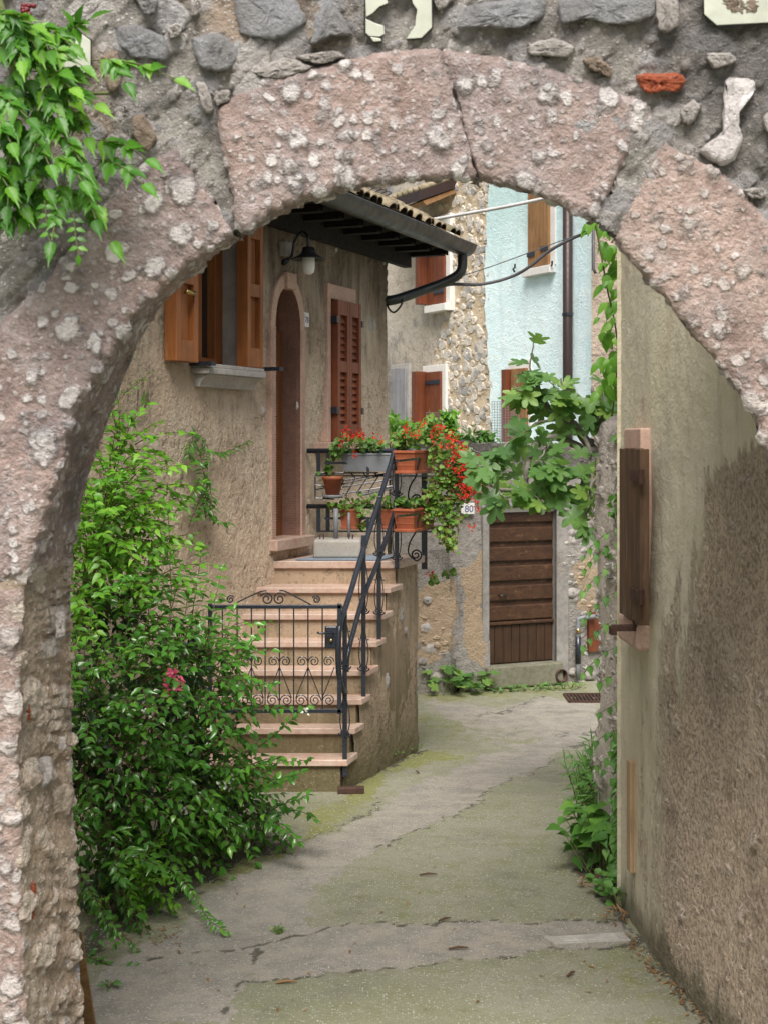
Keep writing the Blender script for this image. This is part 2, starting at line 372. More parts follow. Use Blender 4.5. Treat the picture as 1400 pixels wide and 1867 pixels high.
MT['stone_a'] = rough_stone('blue_grey_stone', (.30,.305,.325,1), (.24,.235,.235,1))
MT['stone_b'] = rough_stone('pale_stone', (.47,.44,.42,1), (.36,.33,.31,1))
MT['stone_c'] = rough_stone('brown_stone', (.30,.235,.18,1), (.24,.19,.15,1))
MT['white_lime'] = rough_stone('white_lime_patch', (.70,.67,.66,1), (.64,.60,.60,1))
MT['brick'] = rough_stone('red_brick', (.40,.105,.05,1), (.34,.10,.055,1))
MT['glaze'] = plain('cream_glaze', (.50,.52,.44,1), .25, 0, .35, 14)
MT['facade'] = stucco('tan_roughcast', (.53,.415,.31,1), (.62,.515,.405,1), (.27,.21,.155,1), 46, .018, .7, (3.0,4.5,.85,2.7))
MT['block'] = stucco('step_roughcast', (.50,.385,.28,1), (.43,.335,.24,1), (.19,.16,.09,1), 50, .014, .8, None, .75)
MT['riser'] = stucco('riser_roughcast', (.42,.315,.225,1), (.36,.27,.19,1), (.14,.12,.06,1), 50, .003, .9, None, 1.3)
MT['pinkstone'] = plain('pink_dressed_stone', (.56,.385,.31,1), .8, 0, .35, 45, .006)
MT['reveal'] = plain('shaded_pink_stone', (.22,.125,.095,1), .8, 0, .4, 40, .006)  # darker copy of the pink stone, doorway shade put into the colour
MT['inner'] = leafmat('inner_leaves', (.008,.025,.005,1), (.014,.045,.008,1), (.025,.07,.01,1), .5, .1)  # leaves coloured near black for the shade inside the bush
MT['doorbrown'] = wood('brown_house_door', (.22,.085,.03,1), (.15,.05,.018,1), 2, 26, .4)
MT['tread'] = plain('rose_marble', (.56,.445,.375,1), .45, 0, .5, 22, .002, .5, (.40,.20,.13,1))
MT['jambgrey'] = plain('grey_jamb_render', (.27,.255,.24,1), .95, 0, .5, 22, .006); MT['stepgrey'] = plain('mossy_step', (.21,.20,.155,1), .95, 0, .6, 24, .006, .2, (.11,.115,.06,1))
MT['greystone'] = plain('grey_stone', (.42,.40,.375,1), .85, 0, .4, 30, .006)
MT['orangewood'] = wood('orange_wood', (.36,.135,.042,1), (.29,.10,.03,1), 2, 26, .45, (.42,.22,.10,1))
MT['redwood'] = wood('red_painted_wood', (.24,.075,.035,1), (.20,.06,.03,1), 2, 20, .45)
MT['brownwood'] = wood('brown_shutter_wood', (.20,.06,.025,1), (.13,.035,.015,1), 2, 24, .45)
MT['goldwood'] = wood('golden_wood', (.34,.19,.08,1), (.22,.11,.045,1), 2, 26, .6)
MT['doorwood'] = wood('dark_door_wood', (.085,.040,.019,1), (.042,.019,.010,1), 0, 22, .5, (.20,.115,.06,1))
MT['doorwoodv'] = wood('dark_plank_wood', (.07,.035,.018,1), (.035,.018,.009,1), 2, 26, .55, (.14,.075,.035,1))
MT['oldwood'] = wood('weathered_wood', (.14,.08,.045,1), (.08,.045,.026,1), 2, 30, .7, (.34,.29,.25,1))
MT['darkwood'] = wood('dark_eave_wood', (.014,.009,.006,1), (.008,.005,.004,1), 0, 20, .8)
MT['greywood'] = wood('grey_painted_wood', (.30,.30,.32,1), (.22,.22,.24,1), 2, 20, .7)
MT['zinc'] = plain('dark_zinc', (.062,.066,.066,1), .38, .6, .35, 9, 0, .5)
MT['iron'] = plain('black_iron', (.03,.035,.048,1), .2, .2, .3, 40, 0, .5)
MT['rust'] = plain('rusty_iron', (.075,.04,.03,1), .7, .2, .5, 30, .002)
MT['brownmetal'] = plain('brown_metal', (.045,.028,.026,1), .4, .2, .2, 20)
MT['white'] = plain('white_paint', (.74,.72,.69,1), .7, 0, .2, 14)
MT['plasterjamb'] = plain('grey_plaster', (.42,.39,.37,1), .9, 0, .4, 9, .004)
MT['terracotta'] = plain('terracotta_plastic', (.36,.105,.05,1), .5, 0, .25, 14, .001)
MT['greyplastic'] = plain('grey_plastic', (.20,.22,.24,1), .5, 0, .25, 14)
MT['concrete'] = plain('grey_concrete', (.38,.36,.33,1), .9, 0, .35, 60, .003)
MT['matblue'] = plain('blue_grey_mat', (.22,.27,.33,1), .95, 0, .2, 80, .002)
MT['tile'] = plain('roof_tile', (.42,.34,.24,1), .9, 0, .7, 12, .006, .2, (.16,.15,.09,1))
MT['palewood'] = wood('pale_bare_wood', (.46,.33,.19,1), (.36,.25,.14,1), 2, 26, .6)
MT['opal'] = plain('opal_glass', (.8,.8,.78,1), .15, 0, .05, 10)
MT['glass'] = plain('dark_glass', (.02,.022,.025,1), .08, 0, .2, 4, 0, .8)
MT['dark'] = plain('dark_interior', (.012,.01,.009,1), .9, 0, .3, 8)
MT['cable'] = plain('grey_cable', (.08,.08,.09,1), .5)
MT['whitecable'] = plain('white_cable', (.6,.6,.6,1), .5)
MT['brass'] = plain('brass', (.55,.40,.15,1), .25, .9, .2, 10)
MT['bark'] = plain('fig_bark', (.22,.20,.17,1), .85, 0, .5, 30, .006)
MT['stem'] = plain('green_stem', (.12,.14,.05,1), .7)
MT['drystem'] = plain('dry_stem', (.30,.18,.08,1), .8)
MT['twig'] = plain('brown_twig', (.09,.05,.03,1), .8)
MT['ink_blue'] = plain('blue_ink', (.05,.06,.22,1), .4)
MT['ink_red'] = plain('red_ink', (.35,.05,.05,1), .4)
MT['pvc'] = plain('grey_pipe', (.20,.21,.23,1), .5, 0, .2, 20)
MT['bush'] = leafmat('glossy_leaves', (.035,.13,.016,1), (.075,.235,.03,1), (.16,.38,.045,1), .2, .28)
MT['bushlight'] = leafmat('light_leaves', (.08,.25,.02,1), (.15,.38,.03,1), (.26,.50,.06,1), .4, .38)
MT['vine'] = leafmat('vine_leaves', (.025,.12,.008,1), (.075,.25,.015,1), (.22,.45,.04,1), .42, .35)
MT['fig'] = leafmat('fig_leaves', (.09,.20,.065,1), (.15,.30,.085,1), (.30,.46,.09,1), .35, .42)
MT['ivy'] = leafmat('ivy_leaves', (.06,.18,.03,1), (.10,.26,.04,1), (.18,.38,.06,1), .45, .3)
MT['gerleaf'] = leafmat('geranium_leaves', (.05,.15,.02,1), (.12,.27,.04,1), (.30,.42,.09,1), .5, .35)
MT['geryellow'] = leafmat('yellowing_leaves', (.07,.19,.025,1), (.18,.33,.05,1), (.42,.42,.10,1), .5, .35)
MT['weed'] = leafmat('weed_leaves', (.06,.17,.03,1), (.10,.26,.05,1), (.18,.35,.08,1), .5, .3)
MT['dry'] = leafmat('dry_leaves', (.18,.09,.035,1), (.28,.16,.07,1), (.40,.26,.13,1), .8, .15, (.3,.2,.08,1))
MT['redpetal'] = leafmat('red_petals', (.45,.012,.008,1), (.65,.03,.015,1), (.75,.08,.04,1), .5, .25, (.8,.05,.02,1))
MT['pinkpetal'] = leafmat('pink_petals', (.6,.06,.16,1), (.7,.12,.22,1), (.75,.3,.35,1), .5, .25, (.8,.2,.3,1))
MT['whitepetal'] = leafmat('white_petals', (.75,.75,.68,1), (.8,.8,.74,1), (.8,.8,.7,1), .5, .25, (.8,.8,.7,1))
MT['berry'] = plain('red_berries', (.16,.012,.02,1), .3)
def mk_plaster():
    s = S('ochre_plaster_over_roughcast'); t = s.tint
    fine, mid, big = s.noise(48, 6, .72), s.noise(8, 5, .62), s.noise(1.6, 5, .6)
    st = s.noise(5, 6, .65, s.vs(s.rp, (1.6,1.6,.22)))
    e = s.sum(t[0], s.mul(s.ma('SUBTRACT', s.noise(5, 8, .78, s.vs(s.rp, (1,1,.3))), .5), 1.9), s.mul(s.ma('SUBTRACT', s.noise(28, 5, .75, s.vs(s.rp, (1,1,.4))), .5), .5))
    k = s.mr(e, .36, .68)
    pl = s.mix(s.mr(big, .35, .65), (.57,.525,.385,1), (.62,.57,.445,1)); pl = s.mix(s.mr(st, .5, .72, 0, .5), pl, (.36,.34,.27,1))
    pl = s.mix(s.mr(s.noise(3, 4, .6, s.va(s.vs(s.rp, (1,1,.5)), (4,4,4))), .55, .7, 0, .4), pl, (.40,.29,.23,1))
    v = s.vor(30, s.warp(.05, 14)); c = s.n('ShaderNodeSeparateColor', {0: v.outputs['Color']}).outputs
    g = s.mr(s.ma('SUBTRACT', s.mr(c[0], .45, 1, 0, .5, False), v.outputs['Distance']), -.04, .14)
    rc = s.mix(s.mr(mid, .35, .65), (.70,.57,.44,1), (.60,.48,.365,1)); rc = s.mix(s.mr(big, .4, .65, 0, .6), rc, (.50,.43,.35,1)); rc = s.mix(s.mr(s.noise(3.5, 6, .7, s.va(s.rp, (1,5,2))), .52, .68, 0, .6), rc, (.33,.26,.20,1)); p2v = s.vor(9, s.warp(.08, 9)); p2c = s.n('ShaderNodeSeparateColor', {0: p2v.outputs['Color']}).outputs; p2 = s.mr(s.ma('SUBTRACT', s.mr(p2c[0], .7, 1, -.05, .42, False), p2v.outputs['Distance']), -.04, .14); rc = s.mix(s.mul(p2, .6), rc, (.58,.51,.45,1)); rc = s.mix(s.mr(fine, .35, .6, .7, 0), rc, (.12,.085,.06,1)); rc = s.mix(s.mul(g, .6), rc, (.56,.48,.41,1)); rc = s.mix(s.mr(fine, .58, .75, 0, .5), rc, (.6,.52,.44,1))
    colr = s.mix(k, pl, rc)
    colr = s.mix(s.mr(s.ma('ADD', t[1], s.mul(s.ma('SUBTRACT', st, .5), .8)), .35, .8, 0, .75), colr, (.075,.08,.045,1))
    edge = s.mul(s.mr(e, .40, .47), s.mr(e, .58, .49)); colr = s.mix(s.mul(edge, .35), colr, (.24,.19,.14,1))
    h = s.sum(s.mul(k, s.sum(-.010, s.mul(g, .012), s.mul(p2, .02), s.mul(s.ma('SUBTRACT', s.noise(13, 5, .7), .5), .04), s.mul(s.ma('SUBTRACT', fine, .5), .016))), s.mul(s.ma('SUBTRACT', mid, .5), .02), s.mul(s.ma('SUBTRACT', fine, .5), .005))
    return s.fin(colr, .95, h, fine, .004, .5)
MT['plaster'] = mk_plaster()
def mk_garden(name, A, B, scale=9):
    s = S(name); v = s.vs(s.warp(.12, 5), (1,1,1.5)); v1 = s.vor(scale, v); c = s.n('ShaderNodeSeparateColor', {0: v1.outputs['Color']}).outputs
    p = s.mr(s.ma('SUBTRACT', s.mr(c[0], .1, 1, .05, .5, False), v1.outputs['Distance']), -.02, .16)
    fine, mid, big = s.noise(50, 6, .7), s.noise(9, 5, .65), s.noise(1.6, 5)
    st = s.noise(4, 6, .65, s.vs(s.rp, (2,2,.3)))
    colr = s.mix(s.mr(big, .38, .62), A, B); colr = s.mix(s.mr(mid, .4, .7, 0, .6), colr, tuple(x*.5 for x in A[:3])+(1,))
    stc = s.mix(c[1], (.30,.28,.26,1), (.52,.50,.47,1)); t = s.tint
    colr = s.mix(s.mul(p, s.mr(s.ma('ADD', t[0], s.mul(s.ma('SUBTRACT', mid, .5), .6)), .3, .7)), colr, stc)
    colr = s.mix(s.mr(s.ma('ADD', t[1], s.mul(s.ma('SUBTRACT', s.noise(7, 5, .7), .5), .8)), .4, .65, 0, .8), colr, (.42,.31,.20,1))
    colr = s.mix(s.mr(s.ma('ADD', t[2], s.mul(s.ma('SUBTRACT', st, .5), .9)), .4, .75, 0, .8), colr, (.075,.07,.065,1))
    colr = s.mix(s.mr(fine, .55, .75, 0, .4), colr, (.5,.47,.43,1))
    h = s.sum(s.mul(p, t[0], .03), s.mul(s.ma('SUBTRACT', mid, .5), .05), s.mul(s.ma('SUBTRACT', fine, .5), .018))
    colr = s.mix(s.mr(h, .0, -.02, 0, .7), colr, (.05,.04,.035,1))
    return s.fin(colr, .95, h, fine, .006, .6)
MT['gardenwall'] = mk_garden('patched_render', (.36,.335,.31,1), (.30,.275,.25,1))
MT['drystone'] = mk_garden('rough_stone', (.64,.58,.52,1), (.56,.50,.45,1), 11)
def mk_cobble():
    s = S('cobbled_masonry'); t = s.tint; v = s.vs(s.warp(.1, 4), (1,1,1.25)); v1 = s.vor(6.2, v); c = s.n('ShaderNodeSeparateColor', {0: v1.outputs['Color']}).outputs
    p = s.mr(s.ma('SUBTRACT', s.mr(c[0], 0, 1, .44, .74, False), v1.outputs['Distance']), -.02, .12)
    fine, mid, big = s.noise(35, 5, .7), s.noise(6, 5, .65), s.noise(1.0, 5, .65)
    mort = s.mix(mid, (.68,.56,.41,1), (.55,.45,.33,1))
    st = s.mix(c[1], (.50,.47,.43,1), (.74,.68,.60,1)); st = s.mix(s.mr(c[2], .8, .85), st, (.36,.355,.36,1)); st = s.mix(s.mr(fine, .4, .7, 0, .4), st, (.32,.28,.23,1))
    cob = s.mix(p, mort, st)
    stk = s.noise(2.4, 6, .65, s.vs(s.rp, (1.5,1.5,.25)))
    gs = s.mix(s.mr(big, .35, .65), (.50,.455,.40,1), (.46,.405,.335,1)); gs = s.mix(s.mr(s.noise(3.2, 6, .7), .48, .68, 0, .6), gs, (.13,.13,.135,1)); gs = s.mix(s.mr(fine, .5, .75, 0, .4), gs, (.55,.5,.44,1))
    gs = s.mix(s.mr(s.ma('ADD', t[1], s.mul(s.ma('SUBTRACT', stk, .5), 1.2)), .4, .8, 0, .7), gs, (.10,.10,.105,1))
    k = s.mr(s.ma('ADD', t[0], s.mul(s.ma('SUBTRACT', mid, .5), .7)), .4, .6)
    colr = s.mix(k, gs, cob)
    h = s.sum(s.mul(k, s.sum(s.mul(p, .04), -.015)), s.mul(s.ma('SUBTRACT', mid, .5), .05), s.mul(s.ma('SUBTRACT', fine, .5), .015))
    return s.fin(colr, .95, h, fine, .01, .5)
MT['cobble'] = mk_cobble()
def mk_blue():
    s = S('pale_blue_limewash'); fine, mid, big = s.noise(40, 5, .7), s.noise(4, 6, .68), s.noise(.9, 5, .6)
    stk = s.noise(2.5, 6, .65, s.vs(s.rp, (1.5,1.5,.3))); z = s.xyz(s.rp)[2]
    colr = s.mix(s.mr(big, .38, .62), (.70,.89,.93,1), (.76,.92,.95,1)); colr = s.mix(s.mr(mid, .5, .68, 0, .65), colr, (.84,.94,.96,1))
    colr = s.mix(s.mr(stk, .54, .74, 0, .4), colr, (.42,.58,.62,1)); colr = s.mix(s.mr(s.noise(14, 6, .75), .62, .72, 0, .55), colr, (.30,.38,.37,1))
    colr = s.mix(s.mr(s.ma('ADD', z, s.mul(s.ma('SUBTRACT', mid, .5), 1.5)), 4.7, 5.9, 0, .5), colr, (.38,.56,.54,1))
    h = s.sum(s.mul(s.ma('SUBTRACT', mid, .5), .03), s.mul(s.ma('SUBTRACT', fine, .5), .012))
    return s.fin(colr, .9, h, fine, .008, .5)
MT['blue'] = mk_blue()
MT['tanwall'] = stucco('far_tan_render', (.40,.33,.27,1), (.36,.30,.245,1), (.22,.19,.16,1), 20, .02, .5)
def mk_ground():
    s = S('mossy_concrete'); t = s.tint
    fine, mid, big = s.noise(70, 5, .75), s.noise(6, 6, .65), s.noise(.9, 5, .6)
    v = s.vor(85, s.rp); c = s.n('ShaderNodeSeparateColor', {0: v.outputs['Color']}).outputs
    g = s.mr(s.ma('SUBTRACT', s.mr(c[0], .35, 1, 0, .5, False), v.outputs['Distance']), -.02, .1)
    colr = s.mix(s.mr(big, .36, .64), (.25,.255,.17,1), (.30,.295,.225,1)); colr = s.mix(s.mr(mid, .42, .7, 0, .6), colr, (.20,.21,.11,1))
    pal = s.mix(s.mr(mid, .35, .65), (.38,.345,.30,1), (.28,.265,.24,1)); colr = s.mix(s.mr(s.ma('ADD', t[0], s.mul(s.ma('SUBTRACT', mid, .5), .55)), .38, .62, 0, .9), colr, pal)
    colr = s.mix(s.mr(s.ma('ADD', t[1], s.mul(s.ma('SUBTRACT', mid, .5), .8)), .4, .75, 0, .85), colr, (.22,.23,.065,1))
    colr = s.mix(s.mr(s.noise(22, 6, .75), .55, .72, 0, .5), colr, (.15,.145,.11,1)); colr = s.mix(s.mr(s.noise(2.3, 6, .7, s.va(s.rp, (3,3,3))), .52, .7, 0, .45), colr, (.14,.14,.115,1)); colr = s.mix(s.mr(t[2], .12, .5, 0, .85), colr, (.07,.066,.052,1))
    colr = s.mix(s.mul(g, s.mr(mid, .3, .6, .35, .85)), colr, (.60,.58,.53,1)); colr = s.mix(s.mr(fine, .5, .3, 0, .6), colr, (.09,.085,.065,1))
    h = s.sum(s.mul(s.ma('SUBTRACT', mid, .5), .016), s.mul(g, .003), s.mul(s.ma('SUBTRACT', fine, .5), .005))
    return s.fin(colr, s.mr(mid, .3, .7, .6, .9), h, fine, .004, .6, .35)
MT['ground'] = mk_ground()
# ================================================================== GROUND
xs = sorted(set([-60,-30,-12,-6,-4,-3]+[round(x, 4) for x in np.arange(-2.3, 2.7, .024)]+[3,4,6,12,30,60]))
ys = sorted(set([-60,-30,-10,0,3,4.5,5.5]+[round(y, 4) for y in np.arange(5.9, 16.4, .028)]+[17,18,20,30,60]))
gv = np.array([(x, y, gz(y)) for y in ys for x in xs])
gm = M(); gm.v = [tuple(v) for v in gv]; nx = len(xs)
gm.f = [(i*nx+j, i*nx+j+1, (i+1)*nx+j+1, (i+1)*nx+j) for i in range(len(ys)-1) for j in range(nx-1)]
yy = np.maximum(gv[:,1], 4.0); gx = 700+gv[:,0]/yy*FOC; gy = HOR+(EYE-gv[:,2])/yy*FOC
jx = gx+wig(gv[:,0], gv[:,1], 9, 9)+wig(gv[:,0], gv[:,1], 4, 31, 2); jy = gy+wig(gv[:,0], gv[:,1], 3, 11, 4)+wig(gv[:,0], gv[:,1], 1.5, 37, 1)
ti = np.zeros((len(gv), 4)); ti[:,3] = 1
def paint(ch, poly, val, mode='max'):
    k = inpoly(jx, jy, poly); ti[k, ch] = np.maximum(ti[k, ch], val) if val > 0 else 0
paint(0, [(180,1770),(330,1690),(400,1610),(540,1545),(660,1490),(760,1430),(860,1385),(935,1365),(790,1300),(760,1270),(900,1290),(1000,1270),(1090,1280),(1090,1345),(980,1395),(900,1440),(800,1495),(680,1545),(590,1610),(560,1690),(470,1740),(430,1867),(150,1867)], .8)
paint(0, [(455,1790),(640,1772),(960,1738),(1150,1722),(1140,1680),(900,1680),(700,1684),(560,1690),(480,1725)], .75)
paint(0, [(470,1788),(600,1745),(960,1712),(955,1738),(640,1772)], 1.0)
paint(1, [(610,1445),(650,1415),(765,1368),(850,1378),(700,1412),(690,1445),(640,1460)], 1.0)
paint(1, [(560,1530),(560,1480),(640,1450),(700,1445),(600,1510),(480,1590),(300,1640),(320,1600)], .62)
paint(1, [(760,1300),(900,1320),(980,1330),(980,1360),(880,1350),(770,1350)], .5)
paint(1, [(1000,1400),(1085,1380),(1050,1600),(960,1620),(900,1560)], .42)
paint(1, [(760,1262),(900,1245),(1080,1240),(1080,1258),(900,1270),(760,1285)], .6)
paint(1, [(1130,1690),(1290,1867),(1180,1867),(1080,1740)], .5)
paint(1, [(470,1720),(900,1540),(1040,1500),(1000,1660),(600,1690)], .4)
paint(2, [(130,1760),(260,1690),(330,1640),(420,1580),(560,1530),(430,1540),(200,1600)], .5)
paint(2, [(600,1440),(640,1410),(765,1366),(770,1374),(660,1420),(630,1450)], .7)
paint(2, [(1020,1585),(1100,1560),(1150,1690),(1300,1880),(1285,1880),(1130,1690),(1085,1620)], .45)
for pl in ([(270,1745),(430,1730),(480,1722)], [(440,1792),(640,1772),(800,1757),(960,1737),(1150,1722)], [(700,1682),(900,1681),(1140,1679)], [(480,1725),(430,1790),(410,1880)],
           [(680,1545),(800,1496),(900,1441),(980,1396),(1085,1345)], [(460,1745),(480,1722),(600,1690),(700,1684)], [(880,1306),(1000,1270)], [(560,1530),(660,1485),(700,1450)], [(1010,1345),(1085,1330)]):
    q = np.array(pl, float); dmin = np.full(len(gv), 1e9)
    for a, b in zip(q[:-1], q[1:]):
        ab = b-a; t = np.clip(((jx-a[0])*ab[0]+(jy-a[1])*ab[1])/(ab@ab), 0, 1)
        dmin = np.minimum(dmin, np.hypot(jx-a[0]-t*ab[0], (jy-a[1]-t*ab[1])*2.2))
    k = np.clip(1-dmin/5, 0, 1)*np.clip(.85+wig(gx, gy, .3, .02, 5), .35, 1); ti[:,2] = np.maximum(ti[:,2], k*.9)
    for i in np.nonzero(k > 0)[0]: v = gm.v[i]; gm.v[i] = (v[0], v[1], v[2]-.008*k[i])
gm.tint = ti
g = gm.build('ground', MT['ground'], None, True, kind='structure')
# ================================================================== ARCHWAY
dA = 4.6
ST = [((48,2000),(152,2000),(-170,2000)), ((48,1867),(150,1867),(-170,1867)), ((42,1650),(140,1650),(-170,1650)), ((35,1400),(132,1400),(-170,1400)),
 ((38,1200),(129,1200),(-170,1200)), ((47,1065),(130,1040),(-170,1062)), ((77,942),(140,955),(-150,880)), ((107,861),(160,875),(-90,740)), ((154,724),(195,775),(-20,620)),
 ((205,634),(232,672),(45,550)), ((265,553),(282,575),(105,485)), ((320,500),(335,515),(170,400)), ((380,455),(395,464),(240,318)), ((425,428),(440,430),(325,265)),
 ((440,420),(456,420),(392,198)), ((500,385),(515,391),(480,150)), ((560,358),(575,365),(575,122)), ((610,343),(622,350),(650,106)), ((660,334),(668,340),(700,98)),
 ((740,327),(745,331),(750,92)), ((820,322),(822,326),(785,90)), ((868,325),(869,329),(802,90)), ((900,329),(901,333),(900,105)), ((960,345),(961,349),(1010,128)),
 ((1020,371),(1021,375),(1135,175)), ((1080,400),(1081,404),(1186,205)), ((1122,432),(1122,436),(1206,256)), ((1150,470),(1150,474),(1285,300)), ((1200,528),(1200,532),(1345,345)),
 ((1250,590),(1250,594),(1400,402)), ((1300,648),(1300,652),(1470,470)), ((1345,708),(1345,712),(1520,560)), ((1380,770),(1380,774),(1560,680)), ((1412,870),(1412,874),(1600,820)),
 ((1440,1000),(1440,1004),(1620,1000)), ((1460,2000),(1460,2004),(1620,2000))]
STa = np.array(ST, float)
def station(u):
    i = min(int(u), len(ST)-2); f = u-i
    q = np.clip([i-1, i, i+1, i+2], 0, len(ST)-1); a, b, c, d = STa[q]
    w = .5*(2*b+(c-a)*f+(2*a-5*b+4*c-d)*f*f+(3*b-a-3*c+d)*f**3)
    lo = np.minimum(b, c)-8; hi = np.maximum(b, c)+8
    return np.clip(w, lo, hi)
def backd(u): return lerp(5.05, 4.74, min(1, max(0, (u-8)/12)))
def arch_loft(u0, u1, du, rec=0.0, soff=True, front=True, outn=None, bulge=.03, wob=2.5, ends=True, seed=0):
    us = [u0]; # columns of roughly equal length
    while us[-1] < u1-1e-6:
        a = station(us[-1]); b = station(min(us[-1]+.05, u1)); L = np.hypot(*(a[0]-b[0]))+1e-6; L = max(L, .5*np.hypot(*(a[2]-b[2])))
        us.append(min(u1, us[-1]+min(.5, du*.05/L)))
    nr = outn or 44; ns = 9; rows = []
    cols = []
    for ci, u in enumerate(us):
        f, b, e = station(u); w = wig(u*40, 0, wob, .35, seed); f = f+np.array([w*.8, w*.6]); b = b+np.array([wig(u*40, 9, wob*.7, .3, seed+2)]*2)
        el = min(u-u0, u1-u)/(.18); er = .03*max(0, 1-el)**2 if ends else 0
        c = []
        if soff:
            db = backd(u)
            for k in range(ns):
                s = k/ns; q = b+(f-b)*s
                c.append(P(q[0], q[1], lerp(db, dA+rec, s)+er*.3))
        if front:
            L = np.hypot(*(e-f))
            for k in range(nr+1):
                s = k/nr; q = f+(e-f)*s; edge = min(s*L, (1-s)*L)/14
                c.append(P(q[0], q[1], dA+rec+bulge*max(0, 1-edge)**2*.6+er-bulge*.3))
            q = f+(e-f)*1.002; c.append(P(q[0], q[1], dA+rec+.09))
        cols.append(c)
    if ends and front: # close the joint faces
        for side in (0, -1):
            c = cols[side]; c2 = [Vector((p.x, p.y+.1, p.z)) for p in c]
            cols = [c2]+cols if side == 0 else cols+[c2]
    m = M(); m.grid(cols)
    return m
arch = thing('stone_archway', 'rough pink conglomerate stone arch with grey rubble wall above in the foreground', 'archway', (P(40,2214,dA).x, dA, 0))
def orient(m): # make the front face the viewer side (-y)
    s = 0
    for f in m.f[::37]:
        a, b, c = (Vector(m.v[i]) for i in f[:3]); s += (b-a).cross(c-a).y
    if s > 0: m.f = [q[::-1] for q in m.f]
    return m
orient(arch_loft(5.04, 13.0, 6, 0, seed=1, outn=46)).build('arch_stone', MT['cong'], arch, True, 'pink pebbly arch stone at the left haunch')
orient(arch_loft(14.0, 21.0, 6, -.006, seed=2, outn=44)).build('arch_stone', MT['cong'], arch, True, 'pink pebbly arch stone left of the crown')
orient(arch_loft(21.03, 25.0, 6, .012, seed=3, outn=44)).build('arch_stone', MT['cong'], arch, True, 'greyish pebbly arch stone right of the crown')
orient(arch_loft(26.0, 35.0, 7, .0, seed=4, outn=40)).build('arch_stone', MT['cong2'], arch, True, 'rosy arch stone at the right haunch')
orient(arch_loft(0, 5.0, 8, .0, soff=False, seed=5, outn=34)).build('jamb_stone', MT['cong2'], arch, True, 'pink stone jamb at the left foot')
def reveal(u0, u1, rec, mat, name, outset=0.0, inset=10):
    us = np.linspace(u0, u1, 260); m = M(); cols = []
    for u in us:
        f, b, e = station(u); w = wig(u*40, 3, 4, .4, 6)
        d = (e-f)/np.hypot(*(e-f)); f = f+d*outset; b = b+np.array([w, w*.4])+d*outset*.4; db = backd(u)
        cols.append([P(*(b+(f-b)*k/24), lerp(db, dA+rec, k/24)) for k in range(25)]+[P(*(f+d*k*inset), dA+rec) for k in range(1, 5)])
    orient(m.grid(cols)).build(name, mat, arch, True)
reveal(0, 5.3, .012, MT['jamb'], 'jamb_rubble', 3)
reveal(12.6, 14.4, .03, MT['rubble'], 'joint_mortar', 6)
reveal(24.6, 26.4, .03, MT['rubble'], 'joint_mortar', 6)
# rubble wall around the ring
stp = 5.5; pxs = np.arange(-170, 1640, stp); pys = np.arange(-150, 2216, stp); m = M()
PX, PY = np.meshgrid(pxs, pys)
mid = [tuple(station(u)[0]*.6+station(u)[2]*.4) for u in np.linspace(0, 35, 300)]
joint1 = [(330,190),(400,190),(470,440),(420,450)]; joint3 = [(1160,230),(1230,250),(1140,450),(1075,420)]
inn = [tuple(station(u)[0]+np.array([0, 0])) for u in np.linspace(0, 35, 300)]
keep = ~inpoly(PX+stp/2, PY+stp/2, mid) | ((inpoly(PX, PY, joint1) | inpoly(PX, PY, joint3)) & ~inpoly(PX+stp/2, PY+stp/2, inn))
off = .03+wig(PX, PY, .012, .021)+wig(PX, PY, .006, .06, 3)
m.v = [tuple(P(x, y, dA+o)) for x, y, o in zip(PX.ravel(), PY.ravel(), off.ravel())]; nc = len(pxs)
m.f = [(i*nc+j, i*nc+j+1, (i+1)*nc+j+1, (i+1)*nc+j)[::-1] for i in range(len(pys)-1) for j in range(nc-1) if keep[i,j]]
orient(m).build('rubble_masonry', MT['rubble'], arch, True)
# back face and top of the wall
m = M(); cols = []
for u in np.linspace(0, 35, 120):
    f, b, e = station(u); db = backd(u); p = P(b[0], b[1], db); e2 = P(e[0], e[1], 4.6)
    q = Vector((e2.x+(e2.x-p.x)*1.2, 5.06, max(0, min(4.0, e2.z+(e2.z-p.z)*2)))); cols.append([p, p.lerp(q, .3), q])
m.grid(cols); m.hexa([(-3.2,5.06,-.1),(-1.35,5.06,-.1),(-1.35,5.12,-.1),(-3.2,5.12,-.1),(-3.2,5.06,4.5),(-1.35,5.06,4.5),(-1.35,5.12,4.5),(-3.2,5.12,4.5)])
m.hexa([(-3.2,4.7,3.85),(3.2,4.7,3.85),(3.2,5.1,3.85),(-3.2,5.1,3.85),(-3.2,4.7,4.1),(3.2,4.7,4.1),(3.2,5.1,4.1),(-3.2,5.1,4.1)])
m.hexa([(-3.2,4.75,-.1),(-1.5,4.75,-.1),(-1.5,5.1,-.1),(-3.2,5.1,-.1),(-3.2,4.75,4.5),(-1.5,4.75,4.5),(-1.5,5.1,4.5),(-3.2,5.1,4.5)])
m.hexa([(1.58,4.66,-.1),(3.4,4.66,-.1),(3.4,5.06,-.1),(1.58,5.06,-.1),(1.58,4.66,3.84),(3.4,4.66,3.84),(3.4,5.06,3.84),(1.58,5.06,3.84)])
m.build('rear_masonry', MT['rubble'], arch)
